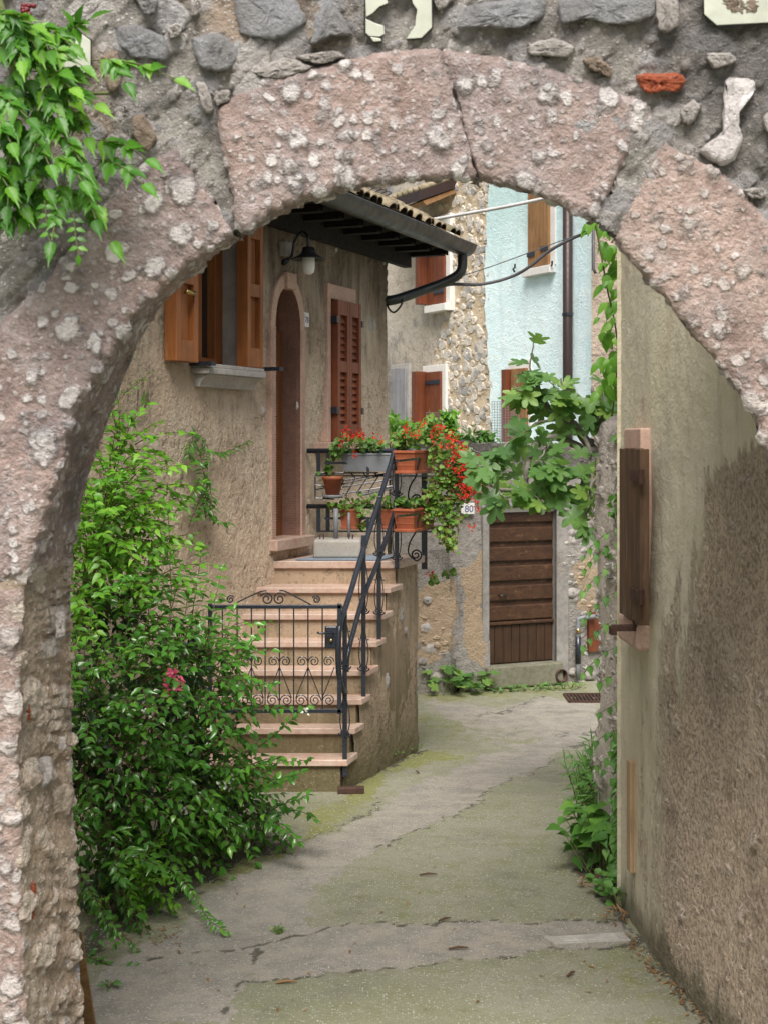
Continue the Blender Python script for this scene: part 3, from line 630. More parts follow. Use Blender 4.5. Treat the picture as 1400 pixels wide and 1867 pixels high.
def slab(poly, d, th, mat, name, parent=None, jit=2.5, dome=.4, label=None, div=3):
    pl = []
    n = len(poly); th = .004+th*.25; div = 6
    for i in range(n):
        a, b, c, e = (Vector(poly[(i+k) % n]) for k in (-1, 0, 1, 2))
        for k in range(div):
            t = k/div; q = .5*((2*b)+(c-a)*t+(2*a-5*b+4*c-e)*t*t+(3*b-a-3*c+e)*t**3); q = q.lerp(b.lerp(c, t), .45)
            pl.append((q[0]+rnd.uniform(-jit, jit)*.6, q[1]+rnd.uniform(-jit, jit)*.6))
    cx = sum(p[0] for p in pl)/len(pl); cy = sum(p[1] for p in pl)/len(pl); m = M(); rings = []
    for s, o in ((1.02, .05), (1.0, .3), (.95, .7), (.86, .88), (.74, .95), (.6, .98), (.45, 1), (.3, 1), (.15, 1)):
        rings.append([P(cx+(x-cx)*s, cy+(y-cy)*s, d+.04-(.04+th)*lerp(1, o, dome if s < .9 else 1)+(rnd.uniform(-.004, .004) if s < 1 else 0)) for x, y in pl])
    m.grid([r+[r[0]] for r in rings]); b = len(m.v); m.add([P(cx, cy, d-th)], []); k = len(pl)+1; o = b-k
    m.f += [(o+i, o+i+1, b) for i in range(k-1)]
    orient(m); return m.build(name, mat, parent, True, label)
E = dA-.004
for poly, mt, th in [([(566,82),(582,20),(602,-4),(642,62),(604,66)], 'stone_a', .018), ([(830,50),(852,8),(985,-4),(988,28),(950,52),(890,50)], 'stone_a', .03),
    ([(1020,40),(1030,-20),(1190,-20),(1190,30),(1130,46),(1060,36)], 'stone_a', .03), ([(540,100),(610,93),(626,104),(590,116),(552,112)], 'stone_b', .02),
    ([(238,210),(262,206),(288,252),(272,278),(250,262)], 'stone_c', .02), ([(212,52),(250,44),(302,70),(305,108),(250,106),(216,82)], 'stone_a', .02),
    ([(245,-15),(288,-15),(285,22),(262,26)], 'stone_a', .02), ([(1285,98),(1330,96),(1342,112),(1300,124)], 'stone_b', .018), ([(358,152),(374,150),(390,200),(374,206)], 'stone_b', .018),
    ([(392,168),(420,164),(418,184),(396,192)], 'stone_b', .014), ([(462,132),(520,102),(575,122),(520,142),(480,142)], 'stone_b', .02), ([(1240,200),(1262,182),(1278,196),(1258,225),(1245,222)], 'stone_b', .015),
    ([(1060,108),(1090,104),(1115,124),(1112,142),(1080,128)], 'stone_c', .016), ([(960,80),(1010,72),(1050,86),(1030,104),(965,98)], 'stone_b', .02), ([(1352,346),(1390,342),(1396,358),(1370,362)], 'stone_b', .014),
    ([(305,46),(328,44),(332,62),(310,70)], 'stone_b', .012), ([(350,0),(362,-6),(364,24),(352,30)], 'stone_b', .012), ([(1195,-10),(1232,-15),(1238,40),(1215,60),(1198,50)], 'stone_b', .02),
    ([(225,190),(238,196),(236,214),(222,208)], 'stone_b', .012), ([(186,100),(215,92),(222,150),(200,170)], 'stone_c', .014), 
    ([(1390,210),(1440,190),(1450,260),(1400,250)], 'stone_b', .02), ([(700,-30),(830,-30),(830,0),(800,20),(790,-5)], 'stone_b', .014), ([(430,-20),(520,-25),(560,40),(500,75),(440,60)], 'stone_a', .02),
    ([(350,70),(400,60),(440,90),(420,130),(370,125)], 'stone_a', .018)]:
    slab(poly, E, th, MT[mt], 'wall_stone', arch)
slab([(1158,142),(1172,136),(1240,134),(1250,150),(1232,166),(1182,170),(1166,160)], E, .022, MT['brick'], 'wall_brick', arch)
slab([(1322,146),(1372,140),(1378,164),(1352,176),(1346,230),(1352,252),(1338,290),(1312,302),(1274,276),(1300,262),(1316,240)], E, .015, MT['white_lime'], 'lime_patch', arch)
_t = lambda py: (4.6+.16)
for poly in ([(44,1285),(55,1283),(57,1310),(44,1314)], [(47,1612),(60,1602),(66,1628),(62,1680),(48,1682)]): slab(poly, 4.70, .03, MT['brick'], 'wall_brick', arch, 1.5)
for poly in ([(60,1385),(92,1380),(96,1420),(70,1440)], [(45,1700),(62,1694),(66,1722),(50,1730)], [(108,1345),(120,1344),(121,1366),(110,1366)], [(100,1120),(118,1118),(120,1160),(104,1165)]): slab(poly, 4.80, .03, MT['stone_b'], 'wall_stone', arch, 2)
# glazed plaques, broken
def plaque(pieces, label, extra=None):
    c = P(*pieces[0][0], dA); t = thing('ceramic_plaque', label, 'plaque', c, 'broken glazed plaques on the arch wall')
    for p in pieces:
        n = len(p); f = [P(x, y, dA-.015) for x, y in p]; b = [P(x, y, dA+.05) for x, y in p]
        M().prism(b, f).build('plaque_shard', MT['glaze'], t, bevel=.002, recalc=True)
    fr = extra
    for pl in fr or []:
        M().tube([P(x, y, dA-.012) for x, y in pl], .002, 5).build('plaque_edge', MT['dark'], t)
plaque([[(666,-12),(704,-12),(707,6),(692,12),(680,24),(668,31)], [(667,34),(684,42),(700,47),(701,62),(692,67),(674,66),(667,60)], [(675,67),(694,70),(696,75),(681,76)],
        [(748,-12),(786,-12),(787,50),(768,69),(741,71),(748,58),(756,48),(758,30),(760,18),(752,6)]], 'broken white octagonal plaque with its middle missing above the crown of the arch',
        [[(665,-12),(665,61),(681,78),(697,77)], [(788,-12),(788,51),(769,71),(741,73)]])
plaque([[(1282,-30),(1420,-30),(1420,40),(1306,46),(1283,26)]], 'cream plaque with flaking centre at the top right corner', [[(1281,-30),(1281,27),(1305,48),(1420,42)]])
slab([(1310,-5),(1345,-8),(1385,-4),(1382,22),(1350,30),(1318,20)], dA-.012, .004, MT['stone_c'], 'worn_glaze', bpy.data.objects['ceramic_plaque.001'], 4, 1)
plaque([[(102,74),(145,58),(166,74),(166,125),(144,140),(128,138),(108,120)]], 'cream octagonal plaque half hidden by the vine', [[(145,57),(167,73),(167,126),(144,142),(127,140)]])
slab([(118,76),(132,74),(140,92),(128,98)], dA-.014, .003, MT['stone_c'], 'worn_glaze', bpy.data.objects['ceramic_plaque.002'], 3, 1)
# leaning board at the foot of the arch
m = M(); m.prism([G(150,1900)+Vector((-.02,0,-.05)), G(180,1895)+Vector((0,0,-.05)), G(180,1890)+Vector((.0,.03,-.05)), G(150,1890)+Vector((-.02,.03,-.05))],
                 [P(146,1700,5.3), P(150,1700,5.3), P(150,1700,5.33), P(146,1700,5.33)])
top(rebase(m.build('leaning_board', MT['goldwood'], None, recalc=True), G(160,1890)), 'short brown board leaning against the left foot of the arch', 'board')
# ================================================================== STONE HOUSE
house = thing('stone_house', 'tan roughcast stone house with arched door and brown shutters behind the stairs', 'house', (FW.P(0,0,0).x, 13.99, -.2))
def ftz(px, py, off=0): return FW.tz(px, py, off)
dL = ftz(497, 985)[0]; dRr = ftz(543, 985)[0]       # door opening
dz0 = ftz(505, 982)[1]; dsp = ftz(520, 600)[1]; dap = ftz(520, 524)[1]
dc = (dL+dRr)/2; dw = (dRr-dL)/2
def archpath(w, h, n=14):
    return [(dc+w, dz0)]+[(dc+w*math.cos(a)**.9 if math.cos(a) > 0 else dc-w*abs(math.cos(a))**.9, dsp+h*math.sin(a)) for a in np.linspace(0, math.pi, n)]+[(dc-w, dz0)]
dI = archpath(dw, dap-dsp); bw = .085; dO = archpath(dw+bw, dap-dsp+bw*1.3)
wL, wR = ftz(349, 660)[0], ftz(437, 665)[0]; wz0, wz1 = ftz(400, 672)[1], ftz(440, 415)[1]
holeD = [(t, z) for t, z in archpath(dw+.03, dap-dsp+.03)]+[(dc-dw-.03, dz0-.02), (dc+dw+.03, dz0-.02)]
def fhole(t, z):
    if wL < t < wR and wz0 < z < wz1: return True
    return bool(inpoly(np.array([t]), np.array([z]), holeD)[0])
fts = coords(-4.6, 0, .028, (wL, wR)); fzs = coords(.1, 4.62, .028, (wz0, wz1))
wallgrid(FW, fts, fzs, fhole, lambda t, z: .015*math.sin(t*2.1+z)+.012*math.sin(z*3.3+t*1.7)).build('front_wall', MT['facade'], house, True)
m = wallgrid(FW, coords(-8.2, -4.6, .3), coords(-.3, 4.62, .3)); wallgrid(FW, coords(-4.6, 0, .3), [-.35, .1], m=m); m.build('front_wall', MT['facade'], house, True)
m = M()
EW = Wall(FW.P(0,0,0)[:2], (-1,.4), (.4,1)); m = wallgrid(EW, coords(0, 4.5, .3), coords(-.3, 5.2, .3)); m.build('end_wall', MT['facade'], house, True)
# door
door = M()
for k in range(len(dI)-1):
    pass
inn_, out_ = dI, dO
m = M(); n = len(dI); rows = [[FW.P(t, z, -.06) for t, z in dO], [FW.P(t, z, .03) for t, z in dO], [FW.P(t, z, .036) for t, z in archpath(dw+bw*.85, dap-dsp+bw*1.1)],
      [FW.P(t, z, .036) for t, z in archpath(dw+.012, dap-dsp+.012)], [FW.P(t, z, .028) for t, z in dI]]
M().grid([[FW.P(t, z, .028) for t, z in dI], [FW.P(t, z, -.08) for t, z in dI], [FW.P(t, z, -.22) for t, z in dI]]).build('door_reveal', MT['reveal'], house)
# dense rows for the tooled stone
m.grid(rows)
ds = m.build('door_surround', MT['pinkstone'], house, recalc=False)
kt = ftz(518, 520)[0]; kz0, kz1 = ftz(520, 527)[1], ftz(520, 498)[1]
M().wbox(FW, kt-.05, kt+.13, kz0, kz1, -.02, .06).build('keystone', MT['pinkstone'], house, bevel=.006)
# tooth marks along the jamb edges
for s, tt in ((-1, dc-dw-bw*.5), (1, dc+dw+bw*.5)):
    z = dz0+.02; m = M()
    while z < dsp:
        m.wbox(FW, tt-bw*.42, tt+bw*.42, z, z+.012, .03, .040)
        z += .021
    m.build('tooled_band', MT['pinkstone'], ds)
m = M(); z = dz0+.02
while z < dsp: m.wbox(FW, dc+dw-.0035, dc+dw+.01, z, z+.012, -.15, -.01); z += .021
m.build('tooled_reveal', MT['reveal'], ds)
dm = M(); pts = archpath(dw+.02, dap-dsp+.02)
dm.prism([FW.P(t, z, -.21) for t, z in pts], [FW.P(t, z, -.17) for t, z in pts])
dr = dm.build('door', MT['doorbrown'], house, recalc=True)
m = M()
for s in (-1, 1): m.wbox(FW, dc+s*(dw-.05)-.05, dc+s*(dw-.05)+.05, dz0, dsp, -.17, -.14)
m.wbox(FW, dc-.03, dc+.03, dz0, dap-.05, -.17, -.135)
for z in np.linspace(dz0+.06, dsp, 6): m.wbox(FW, dc-dw+.1, dc+dw-.1, z-.05, z+.05, -.17, -.145)
m.build('door_rails', MT['doorbrown'], dr, bevel=.005)
hz = ftz(505, 745)[1]
m = M(); m.tube([FW.P(dc-.05, hz, -.14), FW.P(dc-.05, hz, -.08), FW.P(dc-.05, hz-.1, -.08)], .012); m.lathe(FW.P(dc-.05, hz-.05, -.14), [(0,0),(.03,0),(.03,.012),(0,.012)], 12, FW.n.tolist()+[0]); m.build('door_handle', MT['iron'], dr, True)
M().wbox(FW, ftz(486, 990)[0], ftz(556, 985)[0], dz0-.09, dz0, -.36, .10).build('door_sill', MT['tread'], house, bevel=.008)
# window left
win = thing('x', None, None, (0,0,0)); bpy.data.objects.remove(win)
m = M(); D = -.21
m.add([FW.P(wR, wz0, .0), FW.P(wR, wz1, .0), FW.P(wR+.03, wz1, D), FW.P(wR+.03, wz0, D)], [(0,1,2,3)])
m.add([FW.P(wL, wz0, .0), FW.P(wL, wz1, .0), FW.P(wL, wz1, D), FW.P(wL, wz0, D)], [(3,2,1,0)])
m.add([FW.P(wL, wz1, 0), FW.P(wR, wz1, 0), FW.P(wR+.03, wz1, D), FW.P(wL, wz1, D)], [(0,1,2,3)])
m.add([FW.P(wL, wz0, 0), FW.P(wR, wz0, 0), FW.P(wR+.03, wz0, D), FW.P(wL, wz0, D)], [(3,2,1,0)])
wn = m.build('window', MT['plasterjamb'], house)
m = M(); fr = .075
for a, b in ((wL, wL+fr), (wR+.03-fr-.02, wR+.03)): m.wbox(FW, a, b, wz0, wz1, D-.05, D+.05)
m.wbox(FW, wL, wR, wz0, wz0+.09, D-.05, D+.05); m.wbox(FW, wL, wR, wz1-.09, wz1, D-.05, D+.05); m.wbox(FW, (wL+wR)/2-.05, (wL+wR)/2+.05, wz0, wz1, D-.04, D+.065)
for a in (wL+fr, wR-fr): m.wbox(FW, a-.04, a+.04, wz0+.05, wz1-.05, D-.03, D+.062)
m.build('window_frame', MT['orangewood'], wn, bevel=.006)
M().wbox(FW, wL, wR+.03, wz0, wz1, D-.03, D-.01).build('window_pane', MT['glass'], wn)
s0, s1 = ftz(346, 675)[0], ftz(453, 680)[0]
m = M(); za = ftz(400, 668)[1]
m.wbox(FW, s0, s1, za-.075, za-.03, -.05, .16); m.wbox(FW, s0+.01, s1-.01, za-.03, za, -.3, .15)
prof = [(.14,-.075),(.135,-.09),(.11,-.10),(.085,-.125),(.07,-.15),(.065,-.17),(-.03,-.17),(-.03,-.075)]
m.prism([FW.P(s0+.03, za+h, o) for o, h in prof], [FW.P(s1-.03, za+h, o) for o, h in prof])
m.build('window_sill', MT['greystone'], wn, recalc=True, bevel=.006)
def shutter(W, t0, t1, z0, z1, o, mat, parent, panels=2, name='shutter', slats=True, label=None, th=.045):
    m = M(); w = t1-t0; st = min(.075, w*.2); H = z1-z0
    m.wbox(W, t0+.004, t1-.004, z0+.004, z1-.004, o, o+th*.45)
    for a, b in ((t0, t0+st), (t1-st, t1)): m.wbox(W, a, b, z0, z1, o, o+th)
    zz = [z0, z0+.13*min(1, H)] ; rl = [(z0, z0+.15*min(1.0, H)), (z1-.13*min(1.0, H), z1)]
    for k in range(1, panels): c = z0+H*(k/panels+.03); rl.append((c-.05, c+.05))
    for a, b in rl: m.wbox(W, t0+st, t1-st, a, b, o, o+th-.002)
    if slats == 'v':
        for k in range(1, 4): c = lerp(t0+st, t1-st, k/4); m.wbox(W, c-.028, c+.028, z0+.1, z1-.1, o+th*.4, o+th*.62)
    if slats == 'h':
        for a, b in zip(sorted(r[1] for r in rl)[:-1], sorted(r[0] for r in rl)[1:]):
            z = a+.03
            while z < b-.02:
                m.hexa([W.P(t, zz_, oo) for zz_, oo_ in ((z, 0), (z+.045, 1)) for t, oo in ((t0+st, o+th*.45+.004+.020*(1-oo_)), (t1-st, o+th*.45+.004+.020*(1-oo_)), (t1-st, o+th*.45-.002), (t0+st, o+th*.45-.002))]); z += .062
    return m.build(name, mat, parent, bevel=.005, label=label)
# open shutters folded back on the wall
a0, a1 = ftz(323, 650, .135)[0], ftz(363, 655, .135)[0]; b0, b1 = ftz(452, 660, .13)[0], ftz(478, 660, .13)[0]
zb = ftz(340, 660, .1)[1]; zt = wz1+.03
SA = Wall(FW.P(a1, 0, .05)[:2], (FW.u*-1).tolist(), FW.n.tolist()); ang = R(10)
def rotw(p, u, deg):
    c, s_ = math.cos(R(deg)), math.sin(R(deg)); u = np.array(u); uu = np.array([u[0]*c-u[1]*s_, u[0]*s_+u[1]*c]); n = np.array([uu[1], -uu[0]])
    return uu, n
sh1 = shutter(FW, a0, a1, zb, zt, .035, MT['orangewood'], wn, 2, slats='v', label='left open shutter of the wooden window', th=.1)
uu, nn = rotw(FW.p, FW.u, -3); W2 = Wall(FW.P(b0, 0, .035)[:2], uu, nn); bl = (b1-b0)*1.0
sh2 = shutter(W2, 0, bl, ftz(455, 670, .1)[1], zt, .0, MT['orangewood'], wn, 2, slats='v', label='right open shutter of the wooden window', th=.1)
m = M(); z = ftz(340, 540)[1]; m.tube([FW.P(a1-.08, z, .15), FW.P(a1-.22, z, .16)], .018); m.build('shutter_latch', MT['brass'], sh1, True)
for z in (ftz(440, 480)[1], ftz(440, 635)[1]): M().wbox(FW, wR+.0, wR+.09, z-.025, z+.025, .0, .06).build('shutter_hinge', MT['iron'], sh2)
for px, py in ((343, 662), (470, 672)): t, z = ftz(px, py); M().wbox(FW, t-.01, t+.06, z-.02, z+.01, 0, .2).build('shutter_stay', MT['iron'], wn)
# red shuttered window
r0, r1 = ftz(589, 700)[0], ftz(641, 700)[0]; rz1 = ftz(589, 516)[1]; rz0 = ftz(600, 806)[1]; q0, q1 = ftz(597, 700)[0], ftz(640, 700)[0]
m = M(); m.wbox(FW, r0, r0+.07, rz0, rz1, -.03, .05); m.wbox(FW, r0+.07, r1, rz1-.13, rz1, -.03, .045); m.wbox(FW, r1-.03, r1+.005, rz0, rz1-.13, -.03, .045)
rw = m.build('red_window', MT['pinkstone'], house, bevel=.006)
sm = (q0+q1)/2
shutter(FW, q0, sm-.003, rz0+.01, rz1-.14, .03, MT['redwood'], rw, 2, slats='h', th=.075); shutter(FW, sm+.003, q1, rz0+.01, rz1-.14, .03, MT['redwood'], rw, 2, slats='h', th=.075)
M().wbox(FW, ftz(577, 810)[0], r1+.08, rz0-.10, rz0, -.03, .12).build('window_sill', MT['pinkstone'], rw, bevel=.006)
for px, py in ((596, 583), (596, 748), (642, 592), (642, 750)): t, z = ftz(px, py); M().wbox(FW, t-.025, t+.025, z-.03, z+.03, .05, .11).build('shutter_hinge', MT['iron'], rw)
# stones poking through the render
for px, py, s in ((675, 590, 1), (682, 592, .7), (673, 745, .9), (672, 765, .8), (545, 740, .6), (458, 520, .6), (612, 450, 1), (700, 475, .9), (480, 750, .6), (400, 880, 1), (385, 905, .8), (300, 720, 1.4), (265, 725, 1.6), (290, 745, 1.2), (330, 870, 1)):
    t, z = ftz(px, py); m = M()
    m.lathe(FW.P(t, z, -.01), [(.055*s, 0), (.05*s, .012), (.03*s, .024), (0, .028)], 9, FW.n.tolist()+[0]); m.v = [tuple(Vector(v)+rv(.006)+Vector((0,0,(v[2]-z)*.5))) for v in m.v]
    m.build('bedded_stone', MT['stone_c'] if px < 340 else MT['greystone'], house, True)
# roof
EO, EZ = .55, 4.44; tE = .62; tN = -7.5; sl = math.tan(R(27))
m = M(); m.hexa([FW.P(t, EZ+(EO-o)*sl+dz_, o) for dz_ in (-.02, .05) for t, o in ((tN, EO-.03), (tE-.05, EO-.03), (tE-.05, -4.0), (tN, -4.0))])
roof = m.build('roof', MT['darkwood'], house)
m = M(); t = tN+4; k = 0; rt = random.Random(3)
def tilerow(m, t, o, up, r, L):
    n = 7; ring = []
    dv = Vector((-FW.n[0], -FW.n[1], sl)).normalized(); sd = Vector((FW.u[0], FW.u[1], 0)); nv = sd.cross(dv); nv = nv if nv.z > 0 else -nv
    p = FW.P(t, EZ+(EO-o)*sl+.05, o)
    a = [p+sd*(r*math.cos(w))*up+nv*(r*.75*math.sin(w)*up+(.045 if up > 0 else .03)) for w in np.linspace(0, math.pi, n)]
    b = [x+dv*L+nv*.0-(x-p)*.12 for x in a]; a2 = [x-nv*.014 for x in a]
    m.grid([a2, a, b])
while t < tE-.02:
    for j in range(12):
        o = EO-.01-j*.3+rt.uniform(-.03, .03); tilerow(m, t+rt.uniform(-.02, .02), o, 1, .085, .36)
        if j < 3: tilerow(m, t+.09, o+.02, -1, .08, .36)
    t += .18
m.build('roof_tiles', MT['tile'], roof, True)
m = M()
for t in np.arange(-4.6, .6, .42): m.hexa([FW.P(t+a, EZ+(EO-o)*sl-.02-b, o) for b in (.13, 0) for a, o in ((-.045, EO-.08), (.045, EO-.08), (.045, -.1), (-.045, -.1))])
m.build('rafters', MT['darkwood'], roof, bevel=.004)
M().wbox(FW, -4.6, tE-.06, EZ-.05, EZ-.025, -.02, EO).build('soffit_boards', MT['darkwood'], roof)
M().wbox(FW, -4.6, tE-.2, EZ-.22, EZ-.05, .02, .10).build('wall_plate', MT['darkwood'], roof)
for t in np.arange(-4.6, .55, .42): M().wbox(FW, t-.05, t+.05, EZ-.11, EZ-.05, .0, EO-.12).build('rafter_end', MT['darkwood'], roof, bevel=.004)
gc = [FW.P(t, EZ-.02, EO+.05) for t in np.linspace(tN+3, tE, 40)]
m = M(); gr = .105; rows = []
for t in np.linspace(-4.6, tE, 60):
    rows.append([FW.P(t, EZ+.0-gr*math.sin(w)+(.0), EO+.06-gr*math.cos(w)) for w in np.linspace(-.1, math.pi+.1, 15)])
m.grid(rows); m.add([r for r in rows[-1]], [tuple(range(15))])
gut = m.build('gutter', MT['zinc'], house, True); sd = gut.modifiers.new('Solid', 'SOLIDIFY'); sd.thickness = .006
m = M(); m.tube([FW.P(t, EZ, EO+.06+gr) for t in np.linspace(-4.6, tE, 12)], .011, 8)
for t in (-2.6, -1.2, -.35): m.tube([FW.P(t, EZ+.005-gr*1.03*math.sin(w), EO+.06-gr*1.03*math.cos(w)) for w in np.linspace(0, math.pi, 12)], .006, 5)
m.build('gutter_bead', MT['zinc'], gut, True)
pc = smoothpath([FW.P(tE-.12, EZ-.06, EO+.06), FW.P(tE-.12, EZ-.26, EO+.05), FW.P(tE-.16, EZ-.36, EO-.07), FW.P(tE-.3, EZ-.46, EO-.28), FW.P(.05, EZ-.57, .08), FW.P(-.0, EZ-.585, -.06)], 6)
m = M(); m.tube(pc, .05, 12); m.tube(smoothpath([FW.P(0.02, EZ-.585, .0), FW.P(.0, EZ-.66, .02), FW.P(.02, EZ-.70, .07), FW.P(.04, EZ-.64, .13), FW.P(.06, EZ-.57, .15)], 5), .01, 6)
m.build('downpipe', MT['zinc'], house, True)
# coils of wire on the roof
m = M(); path = []
for i in range(220):
    w = i*.33; f = i/219
    path.append(FW.P(lerp(-1.75, -.35, f), EZ+.42+.12*math.sin(w)*.35+(.05*math.sin(i*.11)), .05+.17*math.cos(w)) if False else FW.P(lerp(-1.9, -.5, f)+.13*math.cos(w), EZ+.36+.02*math.sin(w), .12+.13*math.sin(w)))
m.tube(path, .006, 5)
top(rebase(m.build('wire_coil', MT['cable'], None, True), FW.P(-1, EZ+.3, .1)), 'loose coil of dark wire lying on the tiled roof', 'wire')
# lamp
lamp = thing('wall_lamp', 'black goose neck wall lamp with white glass bulb above the arched door', 'lamp', FW.P(ftz(515, 455)[0], ftz(515, 455)[1], 0))
lt, lz = ftz(515, 455); M().wbox(FW, lt-.06, lt+.05, lz-.06, lz+.06, 0, .07).build('junction_box', MT['plasterjamb'], lamp, bevel=.008)
LC = FW.P(lt+.0, lz-.02, .24); lz2 = P(563, 465, LC.y).z
arm = smoothpath([FW.P(lt, lz-.09, .05), FW.P(lt, lz-.05, .09), FW.P(lt, lz+.05, .11), FW.P(lt, lz+.13, .17), FW.P(lt, lz+.11, .225), FW.P(lt, lz2+.06, .24)], 6)
m = M(); m.tube(arm, .012, 8); m.tube([FW.P(lt, lz-.11, .0), FW.P(lt, lz-.09, .06)], .025, 8); m.build('lamp_arm', MT['iron'], lamp, True)
lc = Vector((LC.x, LC.y, lz2)); m = M(); m.lathe(lc, [(.015,.07),(.05,.062),(.06,.02),(.075,.0),(.142,-.03),(.145,-.038),(.135,-.036),(.07,-.012),(.02,0)], 24); m.build('lamp_shade', MT['greystone'] if False else MT['zinc'], lamp, True)
m = M(); m.lathe(lc, [(.05,-.01),(.052,-.05),(.052,-.11),(.042,-.145),(.02,-.16),(0,-.163)], 20); m.build('lamp_globe', MT['opal'], lamp, True)
def text(s, W, t, z, off, h, mat, parent, name='number'):
    cu = bpy.data.curves.new('t', 'FONT'); cu.body = s; cu.size = h; cu.align_x = 'CENTER'; cu.extrude = .001
    to = bpy.data.objects.new('t', cu); col.objects.link(to); dg = bpy.context.evaluated_depsgraph_get(); me = to.evaluated_get(dg).to_mesh()
    m = M(); b = [v.co.copy() for v in me.vertices]; m.add([W.P(t+v.x*W.rs, z+v.y, off+v.z) for v in b], [tuple(p.vertices) for p in me.polygons])
    to.evaluated_get(dg).to_mesh_clear(); bpy.data.objects.remove(to); return m.build(name, mat, parent)
FW.rs = 1; DW.rs = 1
t, z = ftz(553.5, 583); pl = thing('house_number_plate', 'white ceramic number plate beside the arched door', 'number plate', FW.P(t, z-.06, 0))
M().wbox(FW, t-.058, t+.058, z-.062, z+.062, 0, .028).build('plate', MT['white'], pl, bevel=.003)
text('78', FW, t+.008, z-.026, .029, .075, MT['ink_blue'], pl); M().wbox(FW, t-.05, t-.038, z+.015, z+.045, .028, .0295).build('mark', MT['ink_red'], pl)
# ================================================================== STAIRCASE
RIS = .188; NS = 8
yfr = [None, 1386, 1327, 1277, 1226, 1173, 1123, 1074, 1023]
dn = [None]+[(EYE-RIS*i)*FOC/(yfr[i]-HOR) for i in range(1, 9)]
dn[8] = max(dn[8], 11.52)
for i in range(2, 8): dn[i] = lerp(dn[1], dn[8], (i-1)/7.0)*.6+dn[i]*.4
dEnd = 12.25
def fx(d): return FW.p[0]+.4*(d-13.99)       # facade x at depth d
def flx(d): return -.295+.3*(d-10.24)         # flank x at depth d
stairs = thing('stone_staircase', 'short flight of eight rose stone steps with roughcast sides climbing to the arched door', 'staircase', (flx(11), 11, -.1))
FLt = lambda d: (d-10.24)/FL.u[1]
fls = coords(FLt(10.24), FLt(dEnd), .03, [FLt(x) for x in dn[1:]]); flz = coords(-.25, RIS*8-.02, .03, [RIS*i-.02 for i in range(1, 9)])
def sh(t, z):
    d = 10.24+t*FL.u[1]
    i = sum(1 for x in dn[1:] if d > x+.02)
    return z > RIS*i-.02+.001
wallgrid(FL, fls, flz, sh, lambda t, z: .012*math.sin(t*3)+.01*math.sin(z*5+t)-.03).build('staircase_flank', MT['block'], stairs, True)
EB = Wall(FL.P(FLt(dEnd), 0, -.03)[:2], (-1, 0), (0, 1)); wallgrid(EB, coords(0, flx(dEnd)-fx(dEnd), .2), coords(-.3, RIS*8-.02, .2)).build('staircase_back', MT['block'], stairs)
m = M()
for i in range(1, 9):
    a = dn[i]+.03; b = dEnd
    m.hexa([(fx(a)-.1, a, -.3), (flx(a)-.035, a, -.3), (flx(b)-.04, b, -.3), (fx(b)-.1, b, -.3), (fx(a)-.1, a, RIS*i-.045), (flx(a)-.035, a, RIS*i-.045), (flx(b)-.04, b, RIS*i-.045), (fx(b)-.1, b, RIS*i-.045)])
m.build('riser_core', MT['riser'], stairs)
for i in range(1, 8):
    a, b, z = dn[i], dn[i+1]+.06, RIS*i
    M().hexa([(fx(a)-.1, a, z-.045), (flx(a)+.02+rnd.uniform(-.01,.01), a, z-.045), (flx(b)+.02, b, z-.045), (fx(b)-.1, b, z-.045),
              (fx(a)-.1, a, z), (flx(a)+.02, a, z), (flx(b)+.02, b, z), (fx(b)-.1, b, z)]).build('tread', MT['tread'], stairs, bevel=.006)
z = RIS*8; a = dn[8]; bR = 12.2
M().prism([(fx(a)-.1, a, z-.06), (flx(a)+.02, a, z-.06), (flx(bR)+.06, bR, z-.06), (flx(bR)-.05, bR+.12, z-.06), (fx(bR+.12)-.1, bR+.12, z-.06)],
          [(fx(a)-.1, a, z), (flx(a)+.02, a, z), (flx(bR)+.06, bR, z), (flx(bR)-.05, bR+.12, z), (fx(bR+.12)-.1, bR+.12, z)]).build('landing_slab', MT['tread'], stairs, bevel=.006)
for px, py, d, s in ((738, 1120, 11.9, 1.6), (712, 1243, 11.5, 1.4), (676, 1305, 10.8, 1.1), (745, 1150, 12, .7), (700, 1330, 11.3, .6)):
    t = FLt(d); tt, z = FL.tz(px, py); m = M(); m.lathe(FL.P(tt, z, -.035), [(.028*s, 0), (.026*s, .012), (.018*s, .022), (0, .026)], 9, FL.n.tolist()+[0]); m.v = [tuple(Vector(v)+rv(.007)+Vector((0,0,(v[2]-z)*.7))) for v in m.v]
    m.build('bedded_stone', MT['stone_b'], stairs, True)
dmz = RIS*8+.004
mat_ = M().prism([(-.72, 11.62, dmz), (-.02, 11.62, dmz), (.14, 12.05, dmz), (-.5, 12.05, dmz)], [(-.72, 11.62, dmz+.012), (-.02, 11.62, dmz+.012), (.14, 12.05, dmz+.012), (-.5, 12.05, dmz+.012)]).build('door_mat', MT['matblue'], None)
top(rebase(mat_, (-.3, 11.8, dmz)), 'flat blue grey mat lying on the top landing of the stairs', 'mat')
def spiral(c, ex, ez, r, turns=1.6, a0=0.0, sgn=1, n=26):
    c = Vector(c); ex = Vector(ex); ez = Vector(ez); return [c+ex*(math.cos(a0+sgn*2*math.pi*turns*k/n)*r*(1-.82*k/n))+ez*(math.sin(a0+sgn*2*math.pi*turns*k/n)*r*(1-.82*k/n)) for k in range(n+1)]
